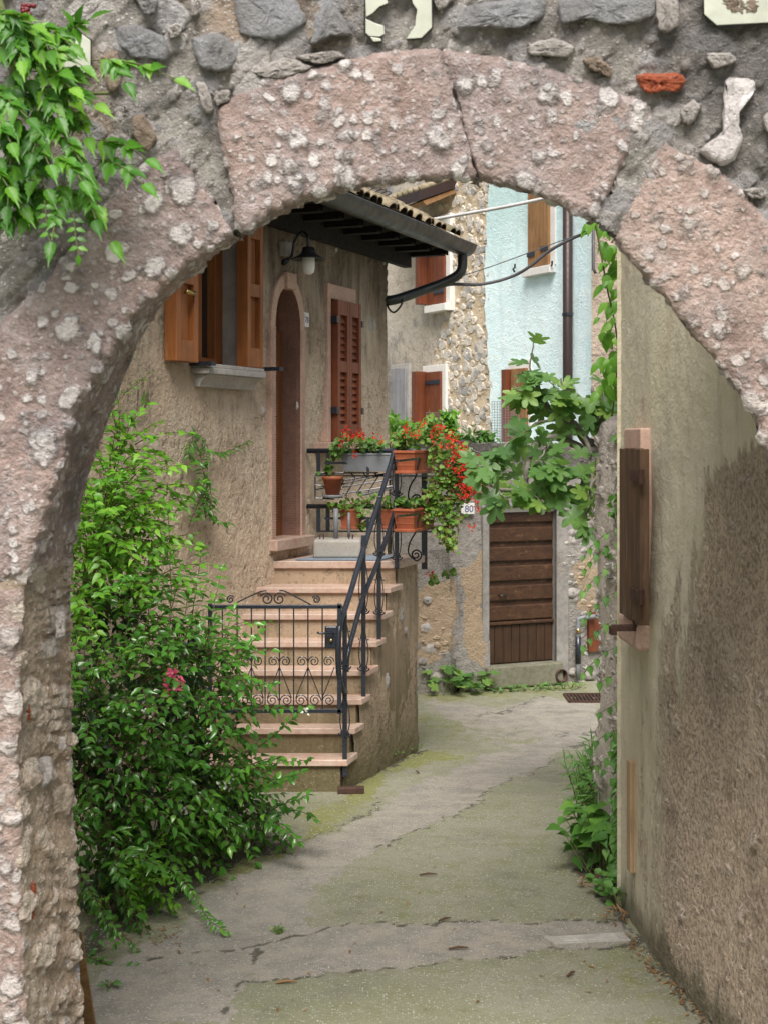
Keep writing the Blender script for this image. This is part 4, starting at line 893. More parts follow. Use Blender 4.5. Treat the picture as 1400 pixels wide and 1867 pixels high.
# railing
rail = thing('stair_railing', 'black wrought iron railing with two sloping handrails along the open side of the stairs', 'railing', FL.P(FLt(10.25), -.02, .02))
def RP(px, py): t, z = FL.tz(px, py, .0); return FL.P(t, z, .0)
hr = smoothpath([RP(733, 824), RP(727, 817), RP(719, 822), RP(711, 850), RP(684, 935), RP(655, 1027), RP(640, 1078), RP(630, 1108), RP(621, 1135), RP(617, 1175), RP(618, 1225), RP(624, 1255), RP(630, 1262)], 6)
m = M(); m.tube(hr, .021, 12); m.build('handrail', MT['iron'], rail, True)
m = M(); m.tube(smoothpath([RP(722, 912), RP(716, 945), RP(690, 1022), RP(664, 1085), RP(645, 1150), RP(634, 1195), RP(632, 1225)], 6), .019, 10); m.build('lower_rail', MT['iron'], rail, True)
ud = Vector((FL.u[0], FL.u[1], 0)); nd = Vector((FL.n[0], FL.n[1], 0)); px_u = Vector((1,0,0))
for pxx, y0, y1, orn in ((629, 1112, 1413, [(1120, 1222), (1262, 1345)]), (663, 975, 1277, [(1005, 1120), (1140, 1225)]), (691, 905, 1176, [(930, 1015), (1030, 1122)]), (723, 822, 1035, [(835, 905), (925, 1022)])):
    m = M(); m.bar([RP(pxx, y0), RP(pxx, y1)], .034, .014, px_u)
    m.lathe(RP(pxx, y1)+Vector((0,0,-.005)), [(0,-.01),(.022,-.005),(.022,.015),(0,.02)], 8)
    p = m.build('post', MT['iron'], rail, bevel=.003); 
    for ya, yb in orn:
        A, B = RP(pxx, ya), RP(pxx, yb); h = A.z-B.z
        for sg in (-1, 1):
            s = M()
            pts = [A+Vector((sg*.05*math.sin(math.pi*min(1, k/10*1.0))**.8*(.35+.65*k/10), -.015*sg, -h*k/10)) for k in range(10)]
            s.bar(pts, .018, .008, (0,1,0)); s.tube(spiral(B+Vector((sg*.018, -.015*sg, .03)), (1,0,0), (0,0,1), .026, 1.3, 0 if sg > 0 else math.pi, -sg, 16), .006, 6)
            for kk in (.3, .6): s.lathe(A+Vector((sg*.035, -.02*sg, -h*kk)), [(0,-.008),(.008,0),(0,.008)], 6)
            s.build('scroll', MT['iron'], p)
m = M(); q = RP(629, 1398); m.tube([q, q+Vector((-.09, .12, -.02))], .012, 8); q = RP(629, 1407); m.tube([q, q+Vector((-.1,.1,-.03))], .01, 8); m.build('wall_anchor', MT['iron'], rail)
# landing rails
bp0 = FW.pix(560, 822); bz = bp0.z; bp1 = Vector((flx(12.2)+.05, 12.2, bz)); fc = RP(724, 820); fc.z = bz
bal = thing('landing_railing', 'black iron landing railing holding the flower boxes beside the arched door', 'railing', (bp1.x, bp1.y, RIS*8))
lz_ = FW.pix(560, 923).z
m = M(); m.tube([bp0, bp1], .022, 10); m.tube([bp1, fc], .02, 10); m.build('top_rail', MT['iron'], bal, True)
m = M(); m.tube([Vector((bp0.x, bp0.y, lz_)), Vector((bp1.x, bp1.y, lz_))], .02, 10); m.tube([Vector((bp1.x, bp1.y, lz_)), Vector((fc.x, fc.y, lz_))], .018, 10); m.build('lower_rail', MT['iron'], bal, True)
m = M(); m.bar([bp1+Vector((0,0,.0)), Vector((bp1.x, bp1.y, RIS*8-.12))], .05, .03, px_u); m.build('post', MT['iron'], bal, bevel=.003)
bdir = (bp1-bp0).normalized(); bdir.z = 0; bout = Vector((0, -1, 0)); sdir = (fc-bp1).normalized(); sout = Vector((FL.n[0], FL.n[1], 0))
def bpt(px, py, off=0.0):  # on the back rail plane, moved off towards the viewer
    d = 12.25-off; return P(px, py, d)
def spt(px, py, off=0.0): # on the side rail plane
    t, z = FL.tz(px, py, off+.03); return FL.P(t, z, off+.03)
m = M()
for yb in (822, 923):
    for px in (581, 598): m.bar([bpt(px, yb+4, .05), bpt(px, yb+46, .05)], .035, .014, px_u)
    for o in (.02, .16): m.bar([bpt(592, yb+22, o), bpt(722, yb+22, o)], .02, .012, (0,0,1))
    m.bar([bpt(671, yb+22, .17), bpt(671, yb+44, .17)], .025, .012, px_u); m.bar([bpt(578, yb+45, .05), bpt(800, yb+46, .05)], .01, .14, (0,0,1))
m.build('box_holder', MT['iron'], bal)
m = M()
for yb in (822, 923):
    a, b = spt(728, yb+18, .2), spt(765, yb+14, .2); m.bar([spt(722, yb+18, 0), a, b, spt(775, yb+17, .0)], .018, .01, (0,0,1))
    m.bar([b, spt(758, yb+45, .16), spt(735, yb+46, .05)], .014, .01, px_u)
    c0 = spt(758, yb+46, .1); m.tube(smoothpath([c0, c0+Vector((-.05, 0, -.09)), c0+Vector((-.06,0,-.18)), c0+Vector((.0,0,-.24))], 5)+[], .007, 6)
    m.tube(spiral(c0+Vector((.0,0,-.19)), (1,0,0), (0,0,1), .05, 1.7, -math.pi/2, 1, 26), .007, 6)
m.build('scroll_bracket', MT['iron'], bal)
def planter(name, label, cat, group, c, ex, L, W, H, mat):
    c = Vector(c); ex = Vector(ex).normalized(); ey = Vector((-ex.y, ex.x, 0)); t = thing(name, label, cat, c, group)
    m = M(); f = .86
    def ring(l, w, z): return [c+ex*sx*l/2+ey*sy*w/2+Vector((0,0,z)) for sx, sy in ((-1,-1),(1,-1),(1,1),(-1,1))]
    r0, r1, r2, r3, r4 = ring(L*f, W*f, 0), ring(L, W, H*.88), ring(L*1.03, W*1.06, H*.88), ring(L*1.03, W*1.06, H), ring(L*.97, W*.9, H)
    r5 = ring(L*.95, W*.88, H*.85)
    q = [r0, r1, r2, r3, r4, r5]; b = 0; m.add([v for r in q for v in r], [(3,2,1,0)]+[(i*4+j, i*4+(j+1) % 4, (i+1)*4+(j+1) % 4, (i+1)*4+j) for i in range(5) for j in range(4)])
    m.build('box', mat, t, bevel=.004); M().add([v-Vector((0,0,.0)) for v in ring(L*.95, W*.88, H*.87)], [(0,1,2,3)]).build('soil', MT['dark'], t)
    m = M(); m.box(c+Vector((0,0,-.008)), ex*L*.47, ey*W*.5, Vector((0,0,.012))); 
    if mat is MT['terracotta']: m.build('saucer', mat, t, bevel=.004)
    for k in range(1, 3):
        m2 = M(); m2.box(c+Vector((0,0,H*.3*k)), ex*L*lerp(f,1,.34*k)*.502, ey*W*lerp(f,1,.34*k)*.502, Vector((0,0,.004))); m2.build('rib', mat, t)
    return t
GP = 'flower boxes on the landing railing'
planter('flower_box', 'long grey plastic flower box hanging on the upper landing rail', 'flower box', GP, bpt(672, 859, .1), bdir, .46, .17, .155, MT['greyplastic'])
planter('flower_box', 'terracotta flower box on the upper side rail under the red geraniums', 'flower box', GP, spt(758, 858, .11), sdir, .56, .17, .165, MT['terracotta'])
planter('flower_box', 'terracotta flower box on the lower side rail below the cascade', 'flower box', GP, spt(757, 962, .11), sdir, .56, .17, .165, MT['terracotta'])
planter('flower_box', 'small terracotta flower box on the lower landing rail behind the steps', 'flower box', GP, bpt(640, 960, .1), bdir, .17, .16, .15, MT['terracotta'])
planter('flower_box', 'ribbed terracotta flower box on the lower landing rail behind the handrail', 'flower box', GP, bpt(708, 960, .1), bdir, .14, .15, .15, MT['terracotta'])
# pot in a wire basket
pc_ = bpt(607, 905, .16); pot = thing('flower_pot', 'round terracotta pot of dried stalks in a wire basket by the door', 'flower pot', pc_)
m = M(); m.lathe(pc_, [(0,0),(.055,0),(.082,.14),(.092,.14),(.094,.172),(.082,.172),(.078,.15),(0,.15)], 20); m.build('pot', MT['terracotta'], pot, True)
m = M(); m.lathe(pc_, [(0,-.012),(.085,-.012),(.09,.014),(.07,.012),(0,.012)], 20); m.build('saucer', MT['greyplastic'], pot, True)
rk = thing('drying_rack', 'folded black wire rack hanging between the landing rails', 'rack', bpt(640, 905, .05)); m = M()
for a, b in (((575,868),(575,908)), ((575,908),(610,910)), ((575,884),(625,892)), ((575,893),(700,866)), ((625,876),(712,862)), ((625,888),(712,874)), ((625,900),(715,886)), ((575,862),(690,862)), ((600,862),(627,876)), ((627,876),(612,905)),
             ((640,862),(648,872)), ((648,872),(630,904)), ((662,862),(670,870)), ((670,870),(650,900)), ((682,862),(690,868)), ((690,868),(672,896)), ((575,866),(600,862))): m.tube([bpt(*a, .12), bpt(*b, .12)], .006, 5)
m.build('rack_wires', MT['iron'], rk)
m = M(); m.tube([bpt(655, 903, .1), bpt(715, 890, .1)], .012, 8); m.build('rack_bar', MT['pvc'], rk)
# parasol base
bc = P(616, 1012, 11.86); bc.z = RIS*8+.016; ub = thing('parasol_base', 'square concrete parasol base with a grey tube standing on the landing', 'parasol base', bc)
m = M(); m.box(bc+Vector((0,0,.075)), (.195,0,0), (0,.16,0), (0,0,.075)); m.build('concrete_block', MT['concrete'], ub, bevel=.02)
m = M(); m.tube([bc+Vector((-.015,0,.14)), bc+Vector((-.015,0,.40))], .021, 12); m.tube([bc+Vector((.09,.12,.14)), bc+Vector((.09,.12,.36))], .012, 8); m.build('tube', MT['pvc'], ub, True)
m = M()
for sx in (-.13, .11): m.tube([bc+Vector((sx-.015,-.05,.14)), bc+Vector((sx-.015,-.05,.185)), bc+Vector((sx+.015,-.05,.185)), bc+Vector((sx+.015,-.05,.14))], .006, 6)
m.build('lifting_loop', MT['rust'], ub)
# iron gate across the steps
dg = 10.17; gate = thing('iron_gate', 'low black wrought iron gate with scrolls across the third step', 'gate', P(500, 1300, dg))
def gp(px, py, o=0): return P(px, py, dg-o)
m = M()
for a, b in (((384,1106),(625,1106)), ((384,1296),(625,1296))): m.bar([gp(*a), gp(*b)], .028, .028, (0,0,1))
for px in (384, 619): m.bar([gp(px, 1100), gp(px, 1302)], .03, .028, px_u)
m.build('gate_frame', MT['iron'], gate, bevel=.003)
bars = [406, 433, 459, 484, 510, 536, 562, 588]
for px in bars: M().tube([gp(px, 1108), gp(px, 1294)], .0052, 6).build('bar', MT['iron'], gate)
m = M()
for px in bars[::2]+[588+22]:
    for sg in (-1, 1):
        if px > 600 and sg > 0: continue
        m.tube([gp(px, 1216, .01), gp(px+sg*22, 1272, .01)], .004, 5); m.tube(spiral(gp(px+sg*11, 1206, .01), (sg,0,0), (0,0,1), .040, 1.7, math.pi, -1, 24), .0042, 5)
for px in (420, 446, 472, 497, 523, 549, 575, 600):
    m.tube(spiral(gp(px, 1277, .01), (1 if (px//25) % 2 else -1,0,0), (0,0,1), .044, 1.7, 0, 1, 24), .0042, 5)
m.build('lower_scrolls', MT['iron'], gate)
m = M()
for px, sg, py in ((487, -1, 1092), (510, 1, 1092), (421, 1, 1093), (577, -1, 1093)):
    r = .048 if 480 < px < 515 else .03; m.tube(spiral(gp(px, py), (sg,0,0), (0,0,1), r, 1.6, .4, 1, 24), .0055, 6)
m.tube(smoothpath([gp(428, 1101), gp(450, 1090), gp(475, 1079), gp(487, 1077)], 5), .0055, 6); m.tube(smoothpath([gp(510, 1077), gp(520, 1078), gp(540, 1088), gp(568, 1103)], 5), .0055, 6)
m.build('top_scroll', MT['iron'], gate)
lk = M().box(gp(604, 1162, .02), (.045,0,0), (0,.012,0), (0,0,.082)).build('lock_plate', MT['iron'], gate, bevel=.01)
m = M(); m.tube([gp(608, 1154, .03), gp(608, 1154, .07), gp(583, 1155, .07), gp(579, 1153, .065)], .008, 8); m.build('lever_handle', MT['iron'], lk, True); m = M(); m.lathe(gp(604, 1167, .03), [(0,.0),(.012,.0),(.012,.02),(0,.022)], 12, (0,-1,0)); m.build('keyhole', MT['brass'], lk, True)
# iron bar on the ground
q = G(640, 1447); top(rebase(M().box(q+Vector((0,0,.025)), (.095,.01,0), (0,.03,0), (0,0,.025)).build('iron_block', MT['rust'], None, bevel=.008), q), 'small rusty iron block on the ground at the foot of the stairs', 'iron block')
# ================================================================== CELLAR WALL WITH BROWN DOOR
cw = thing('cellar_wall', 'grey patched render wall with the brown plank door at the end of the alley', 'wall', _b.lerp(_a, .5))
def dtz(px, py, o=0): return DW.tz(px, py, o)
d0, d1 = dtz(888, 1066, -.03)[0], dtz(1009, 1066, -.05)[0]; dzt, dzb = dtz(946, 934)[1], dtz(948, 1210)[1]; dzl = dtz(946, 922)[1]
dts = coords(-.5, 3.6, .03, (d0, d1)); dzs = coords(-.35, 2.52, .03, (dzb, dzl))
def topoff(t): return -.10+.03*math.sin(t*2.3)+.03*math.sin(t*7+1)+.025*math.sin(t*17)
m = wallgrid(DW, dts, dzs, lambda t, z: d0 < t < d1 and dzb < z < dzl or (abs(t-dtz(838, 1225)[0]) < .04 and abs(z-dtz(838,1254)[1]) < .04), lambda t, z: .02*math.sin(t*3+z*2)+.012*math.sin(z*6+t))
m.v = [(x, y, z if z < 2.0 else 2.0+(z-2.0)*(1+topoff(x)/.52)) for x, y, z in m.v]
va = np.array(m.v); px_, py_ = pxof(va); tt = np.zeros((len(va), 4)); tt[:,3] = 1
jx_ = px_+wig(va[:,0], va[:,2], 5, 9); jy_ = py_+wig(va[:,0], va[:,2], 5, 8, 2)
tt[inpoly(jx_, jy_, [(760,1120),(815,1130),(830,1200),(800,1275),(750,1275)]), 0] = 1; tt[inpoly(jx_, jy_, [(1015,960),(1070,950),(1090,1010),(1090,1260),(1015,1260),(1010,1230),(1070,1220)]), 0] = .75
tt[:,0] = np.maximum(tt[:,0], (jy_ < 850)*.55)
tt[inpoly(jx_, jy_, [(765,1070),(830,1060),(830,1190),(780,1215),(755,1200)]), 1] = .9; tt[inpoly(jx_, jy_, [(843,1040),(872,1000),(885,1060),(880,1215),(850,1200)]), 1] = .8; tt[inpoly(jx_, jy_, [(1040,1040),(1090,1000),(1090,1120),(1050,1110)]), 1] = .6
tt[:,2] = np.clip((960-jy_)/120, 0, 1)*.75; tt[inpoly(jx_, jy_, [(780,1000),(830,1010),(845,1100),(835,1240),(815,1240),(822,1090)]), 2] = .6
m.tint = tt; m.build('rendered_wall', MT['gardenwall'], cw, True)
m = M(); m.hexa([DW.P(t, z, o) for z in (-.35, 2.45) for t, o in ((-.5,-.12),(d0-.0,-.12),(d0-.0,-.4),(-.5,-.4))]); m.hexa([DW.P(t, z, o) for z in (-.35, 2.45) for t, o in ((d1,-.12),(3.6,-.12),(3.6,-.4),(d1,-.4))]); m.hexa([DW.P(t, z, o) for z in (dzl, 2.45) for t, o in ((d0,-.12),(d1,-.12),(d1,-.4),(d0,-.4))])
m.tint = np.ones((len(m.v), 4))*.5; m.build('wall_core', MT['gardenwall'], cw)
m = M(); jb = .05
m.add([DW.P(d0, z, o) for z, o in ((dzb,.0),(dzl,.0),(dzl,-.2),(dzb,-.2))], [(0,1,2,3)]); m.add([DW.P(d1, z, o) for z, o in ((dzb,.0),(dzl,.0),(dzl,-.2),(dzb,-.2))], [(3,2,1,0)])
m.wbox(DW, d0-.08, d0, dzb-.2, dzl, -.05, .018); m.wbox(DW, d1, d1+.15, dzb-.2, dzl, -.05, .018)
m.build('door_jamb', MT['jambgrey'], cw, bevel=.01)
M().wbox(DW, d0-.01, d1+.01, dzt, dzl+.0, -.16, -.05).build('door_lintel', MT['white'], cw)
cd = M().wbox(DW, d0, d1, dzb, dzt, -.12, -.085).build('cellar_door', MT['doorwood'], cw)
rowsy = [934, 975, 1020, 1063, 1100, 1131]
ye = [936, 985, 1031, 1069, 1106, 1140]; mats = MT['doorwood']
bounds = [935, 984, 993, 1027, 1036, 1063, 1072, 1098, 1107, 1132]
seg = [(934.5, 967), (972, 1004), (1008, 1037), (1043, 1072), (1078, 1107), (1112, 1140)]
seg = [(935, 966), (976, 1004), (1012, 1038), (1047, 1075), (1083, 1109), (1118, 1144)]
seg = [(936, 972), (990, 1022), (1030, 1060), (1066, 1098), (1104, 1134), (1138, 1160)]
ys_ = [934, 974, 1017, 1061, 1099, 1131]
lines = [934, 972, 1008, 1050, 1091, 1133]  # plank joints, top to bottom
lines = [930, 988, 1023, 1059, 1095, 1132]
for a, b in zip([934, 962, 997, 1032, 1068, 1104], [953, 988, 1023, 1059, 1095, 1131]):
    za_, zb_ = dtz(946, b)[1], dtz(946, a)[1]
    M().wbox(DW, d0+.012, d1-.012, za_, zb_, -.10, -.05).build('plank', MT['doorwood'], cd, bevel=.012)
M().wbox(DW, d0+.004, d1-.004, dtz(946, 1139)[1], dtz(946, 1133)[1], -.10, -.04).build('drip_moulding', MT['doorwood'], cd, bevel=.008)
m = M(); zt_ = dtz(946, 1140)[1]
for k in range(8): a = lerp(d0+.005, d1-.005, k/8); b = lerp(d0+.005, d1-.005, (k+1)/8); m.wbox(DW, a+.003, b-.003, dzb+.01, zt_, -.10, -.072)
m.build('lower_boards', MT['doorwoodv'], cd, bevel=.003)
t, z = dtz(913, 1086); m = M(); m.tube([DW.P(t, z, -.05), DW.P(t, z, -.015), DW.P(t+.07, z, -.015), DW.P(t+.07, z, -.05)], .009, 8); m.build('door_handle', MT['zinc'], cd, True)
M().wbox(DW, d0-.06, d1+.04, dzb-.24, dzb-.005, -.2, .09).build('door_step', MT['stepgrey'], cw, bevel=.015)
M().wbox(DW, d0-.03, d1+.03, dzl+.002, dzl+.03, -.1, .06).build('lintel_board', MT['greywood'], cw)
for px, py, s in ((1045, 985, 1.6), (1042, 972, 1.2), (1043, 1080, 1.5), (1038, 1062, .8), (775, 1145, 1.4), (783, 1180, 1.8), (808, 1192, 1.5), (770, 1205, 1), (795, 1235, 1.4), (1075, 1230, 1.3), (1045, 1225, 1.2), (778, 1095, 1), (1060, 1250, 1.5)):
    t, z = dtz(px, py); m = M(); m.lathe(DW.P(t, z, .0), [(.06*s, 0), (.055*s, .015), (.03*s, .032), (0, .036)], 9, DW.n.tolist()+[0]); m.v = [tuple(Vector(v)+rv(.008)-Vector((0,0,(v[2]-z)*.3))) for v in m.v]; m.build('bedded_stone', MT['stone_b'], cw, True)
t, z = dtz(848, 926); pl = thing('house_number_tile', 'white tile with a blue number 80 beside the brown plank door', 'number plate', DW.P(t, z-.07, 0))
t2, z2 = dtz(862, 937); t3 = dtz(838, 937)[0]; M().wbox(DW, t3, t2, z2, dtz(850, 917)[1], .0, .03).build('plate', MT['white'], pl, bevel=.003)
text('80', DW, lerp(t3, t2, .58), z2+.022, .031, .105, MT['ink_blue'], pl)
# pipes by the wall
q = DW.pix(1053, 1240, .07); dp = thing('standpipe', 'grey water pipe with a bent top standing against the rendered wall', 'pipe', (q.x, q.y, -.2))
zt2 = DW.pix(1053, 1128, .07).z; m = M(); m.tube(smoothpath([Vector((q.x, q.y, -.15)), Vector((q.x, q.y, zt2-.06)), Vector((q.x+.02, q.y, zt2)), Vector((q.x+.2, q.y+.05, zt2+.02))], 5), .026, 10); m.build('pipe', MT['pvc'], dp, True)
m = M(); m.tube([Vector((q.x, q.y, .02)), Vector((q.x, q.y, .32))], .033, 10); m.build('sleeve', MT['iron'], dp, True); m = M(); m.lathe(Vector((q.x, q.y-.03, .38)), [(0,-.03),(.03,0),(0,.03)], 8); m.build('tap', MT['brass'], dp, True)
q = DW.pix(1076, 1150, .05); rp_ = M().wbox(DW, dtz(1069, 1150)[0], dtz(1100, 1150)[0], dtz(1076, 1187)[1], dtz(1076, 1116)[1], .0, .05).build('meter_hatch', MT['brownwood'], None); top(rebase(rp_, (q.x, q.y, -.0)), 'small red brown metal hatch low on the wall beside the grey pipe', 'hatch')
for px, py, r, lab, o in ((1024, 1232, .06, 'open drain pipe end under the brown door step', .12), (839, 1254, .045, 'dark round drain hole at the foot of the wall left of the step', .03)):
    q = DW.pix(px, py, o); m = M(); nv = DW.n.tolist()+[0]
    m.lathe(q-Vector(nv)*.15, [(r, 0), (r, .15), (r*1.18, .155), (r*1.2, 0)], 18, nv); b = m.build('drain_pipe', MT['rust'], None, True); b2 = None
    t = thing('drain_outlet', lab, 'drain', q); b.name = 'pipe_ring'; b.parent = t; b.data.transform(__import__('mathutils').Matrix.Translation(-q))
    M().lathe(q-Vector(nv)*.1, [(0,0),(r,0)], 18, nv).build('pipe_bore', MT['dark'], t)
# drain grate, utility cover
q = G(1066, 1274); gr_ = thing('drain_grate', 'dark iron drain grate set in the alley floor near the right wall', 'grate', q); m = M()
w_, l_ = .19, .22
for sx in (-1, 1): m.box(q+Vector((sx*w_, 0, .008)), (.015,0,0), (0,l_,0), (0,0,.012)); m.box(q+Vector((0, sx*l_, .008)), (w_,0,0), (0,.015,0), (0,0,.012))
m.build('grate_frame', MT['rust'], gr_); m = M()
for k in range(11): m.box(q+Vector((lerp(-w_, w_, k/10), 0, .006)), (.009,0,0), (0,l_,0), (0,0,.008))
m.build('grate_bars', MT['rust'], gr_); M().box(q+Vector((0,0,-.002)), (w_,0,0), (0,l_,0), (0,0,.004)).build('grate_pit', MT['dark'], gr_)
uc = G(1065, 1713); c = [G(990, 1710), G(1010, 1722), G(1150, 1716), G(1135, 1702)]; ut = thing('utility_cover', 'pale concrete utility cover with a worn rim set in the paving by the right wall', 'cover', uc)
cc = sum(c, Vector())/4
def inset(k, z): return [cc+(p-cc)*k+Vector((0,0,z)) for p in c]
M().prism(inset(1, -.02), inset(1, .008)).build('cover_frame', MT['concrete'], ut, bevel=.004, recalc=True); M().prism(inset(.72, .0), inset(.72, .013)).build('cover_lid', MT['greystone'], ut, bevel=.003, recalc=True)
# ================================================================== HOUSES AT THE BACK
def bz(px, py): return BW.tz(px, py)
tB = lambda z: BW.tz(*[(890, 330), (887, 430), (886, 520), (890, 620), (897, 700), (902, 800)][0])[0]
zk = []; 
for px, py in ((893, 330), (889, 430), (886, 520), (889, 600), (894, 680), (899, 800)): t, z = bz(px, py); zk.append((z, t))
zk.sort(); bzs = [q[0] for q in zk]; bts = [q[1] for q in zk]
def bt(z): return float(np.interp(z, bzs, bts))+.02*math.sin(z*9)+.012*math.sin(z*23)
t1 = bz(1085, 500)[0]; tL = bz(690, 500)[0]+1.5; BW.rs = -1
zsB = coords(-.2, 7.0, .045)
def band(t0f, t1f, n, off=0): return [[BW.P(lerp(t0f(z), t1f(z), k/n), z, off) for k in range(n+1)] for z in zsB]
blue = thing('blue_house', 'pale blue limewashed house with brown shutters behind the fig tree', 'house', BW.P(.6, 0, 0)); cob = thing('cobbled_house', 'grey and cobbled stone house with dark brown shutters in the background', 'house', BW.P(3.5, 0, 0))
def orient2(m): 
    s = 0
    for f in m.f[::29]:
        a, b, c = (Vector(m.v[i]) for i in f[:3]); s += (b-a).cross(c-a).y
    if s > 0: m.f = [q[::-1] for q in m.f]
    return m
m = M(); m.grid(band(lambda z: t1, bt, 60, .03)); orient2(m).build('front_wall', MT['blue'], blue, True)
m = M(); m.grid([[BW.P(bt(z), z, o) for o in (.03, -.05)] for z in zsB]); m.build('wall_edge', MT['blue'], blue)
m = M(); m.grid(band(lambda z: bt(z)-.1, lambda z: tL, 100)); orient2(m)
va = np.array(m.v); px_, py_ = pxof(va); tt = np.zeros((len(va), 4)); tt[:,3] = 1
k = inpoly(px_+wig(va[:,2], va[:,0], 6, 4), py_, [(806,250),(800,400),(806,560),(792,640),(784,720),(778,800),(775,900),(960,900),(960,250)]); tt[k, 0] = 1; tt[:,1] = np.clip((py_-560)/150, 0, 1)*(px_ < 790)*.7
m.tint = tt; m.build('front_wall', MT['cobble'], cob, True)
def bshut(parent, name, x0, x1, y0, y1, mat, n, off=.06, label=None, straps=()):
    a, b = bz(x1, (y0+y1)/2)[0], bz(x0, (y0+y1)/2)[0]; z0, z1 = bz((x0+x1)/2, y1)[1], bz((x0+x1)/2, y0)[1]; m = M()
    for k in range(n): m.wbox(BW, lerp(a, b, k/n)+.004, lerp(a, b, (k+1)/n)-.004, z0, z1, off, off+.04)
    o = m.build(name, mat, parent, bevel=.004, label=label)
    if straps:
        for y, s0, s1 in straps: zz = bz((x0+x1)/2, y)[1]; M().wbox(BW, lerp(a, b, s0), lerp(a, b, s1), zz-.03, zz+.03, off+.04, off+.055).build('strap_hinge', MT['iron'], o)
    return o
def brect(parent, name, x0, x1, y0, y1, mat, o0, o1, bev=.006):
    a, b = bz(x1, (y0+y1)/2)[0], bz(x0, (y0+y1)/2)[0]; z0, z1 = bz((x0+x1)/2, y1)[1], bz((x0+x1)/2, y0)[1]
    return M().wbox(BW, a, b, z0, z1, o0, o1).build(name, mat, parent, bevel=bev)
w1 = brect(blue, 'window', 968, 1017, 330, 488, MT['white'], -.02, .055); bshut(w1, 'shutter', 971, 1009, 330, 486, MT['goldwood'], 6, .05, straps=((456, 0, .35), (462, .65, 1))); brect(w1, 'window_sill', 964, 1016, 488, 502, MT['white'], -.02, .13)
for px, py in ((950, 490), (1018, 485)): t, z = bz(px, py); m = M(); m.tube([BW.P(t+.1, z-.04, .05), BW.P(t+.1, z, .08), BW.P(t-.02, z+.01, .12), BW.P(t-.02, z+.06, .12)], .014, 6); m.build('shutter_stay', MT['iron'], w1)
w2 = brect(blue, 'window', 931, 972, 656, 810, MT['white'], -.02, .05); bshut(w2, 'shutter', 940, 968, 672, 806, MT['goldwood'], 5, .05); brect(w2, 'shutter', 930.5, 939, 674, 806, MT['brownwood'], .05, .16); 
bd = bz(1048, 500)[0]; m = M(); m.tube([BW.P(bd, -.1, .12), BW.P(bd, 7, .12)], .065, 12); dpp = m.build('downpipe', MT['brownmetal'], blue, True); m = M(); t, z = bz(1048, 574); m.tube([BW.P(bd, z-.02, .12), BW.P(bd, z+.02, .12)], .075, 12); m.build('pipe_clamp', MT['iron'], dpp)
w3 = brect(cob, 'window', 783, 827, 395, 558, MT['white'], -.02, .07); bshut(w3, 'shutter', 790, 820, 412, 555, MT['brownwood'], 4, .07, straps=((533, 0, .6),)); brect(w3, 'shutter', 782, 789, 460, 556, MT['brownwood'], .07, .25); brect(w3, 'window_sill', 789, 827, 556, 569, MT['white'], -.02, .16)
w4 = brect(cob, 'window', 776, 818, 666, 815, MT['white'], -.02, .06); bshut(w4, 'shutter', 784, 812, 678, 815, MT['brownwood'], 4, .06, straps=((697, 0, .95), (768, 0, .95))); brect(w4, 'shutter', 774, 783, 678, 815, MT['brownwood'], .06, .24)
a, b = bz(831, 385)[0], bz(768, 385)[0]; z0 = bz(800, 378)[1]
m = M(); m.hexa([BW.P(t, z, o) for t, z, o in ((a, z0-.02, .62), (b, z0-.02, .62), (b, z0+.22, 0), (a, z0+.22, 0), (a, z0+.13, .62), (b, z0+.13, .62), (b, z0+.36, 0), (a, z0+.36, 0))]); aw = m.build('window_canopy', MT['brownmetal'], cob, recalc=True)
m = M(); m.hexa([BW.P(t, z, o) for t, z, o in ((a+.02, z0-.08, .5), (b, z0-.08, .5), (b, z0+.14, 0), (a+.02, z0+.14, 0), (a+.02, z0-.02, .56), (b, z0-.02, .56), (b, z0+.21, 0), (a+.02, z0+.21, 0))]); m.build('canopy_board', MT['goldwood'], aw, recalc=True)
m = M()
for k in range(7): t = lerp(a+.05, b, k/6); m.tube([BW.P(t, z0+.17, .6), BW.P(t, z0+.4, .0)], .05, 8)
m.build('canopy_tiles', MT['tile'], aw, True)
w5 = brect(cob, 'window', 718, 750, 664, 800, MT['greystone'], -.02, .05); bshut(w5, 'shutter', 722, 734, 672, 768, MT['greywood'], 2, .05); bshut(w5, 'shutter', 735, 747, 672, 768, MT['greywood'], 2, .05)
w6 = brect(cob, 'window', 764, 778, 466, 524, MT['greystone'], -.02, .05); bshut(w6, 'shutter', 767, 776, 470, 522, MT['greywood'], 2, .05)
w7 = brect(cob, 'window', 700, 716, 300, 366, MT['greywood'], -.02, .05)
# tan wall right of the blue house
TW = Wall((2.62, 18.2), (1, -.12), (-.12, -1)); tan = thing('tan_house', 'narrow strip of tan rendered house right of the pale blue house', 'house', TW.P(0,0,0)); wallgrid(TW, coords(.02, 2.6, .06), coords(-.2, 6.6, .06)).build('front_wall', MT['tanwall'], tan, True)
m = M(); m.tube([P(1081, 400, 18.0), P(1081, 490, 18.0), P(1085, 498, 17.98)], .02, 8); m.build('conduit', MT['cable'], tan, True)
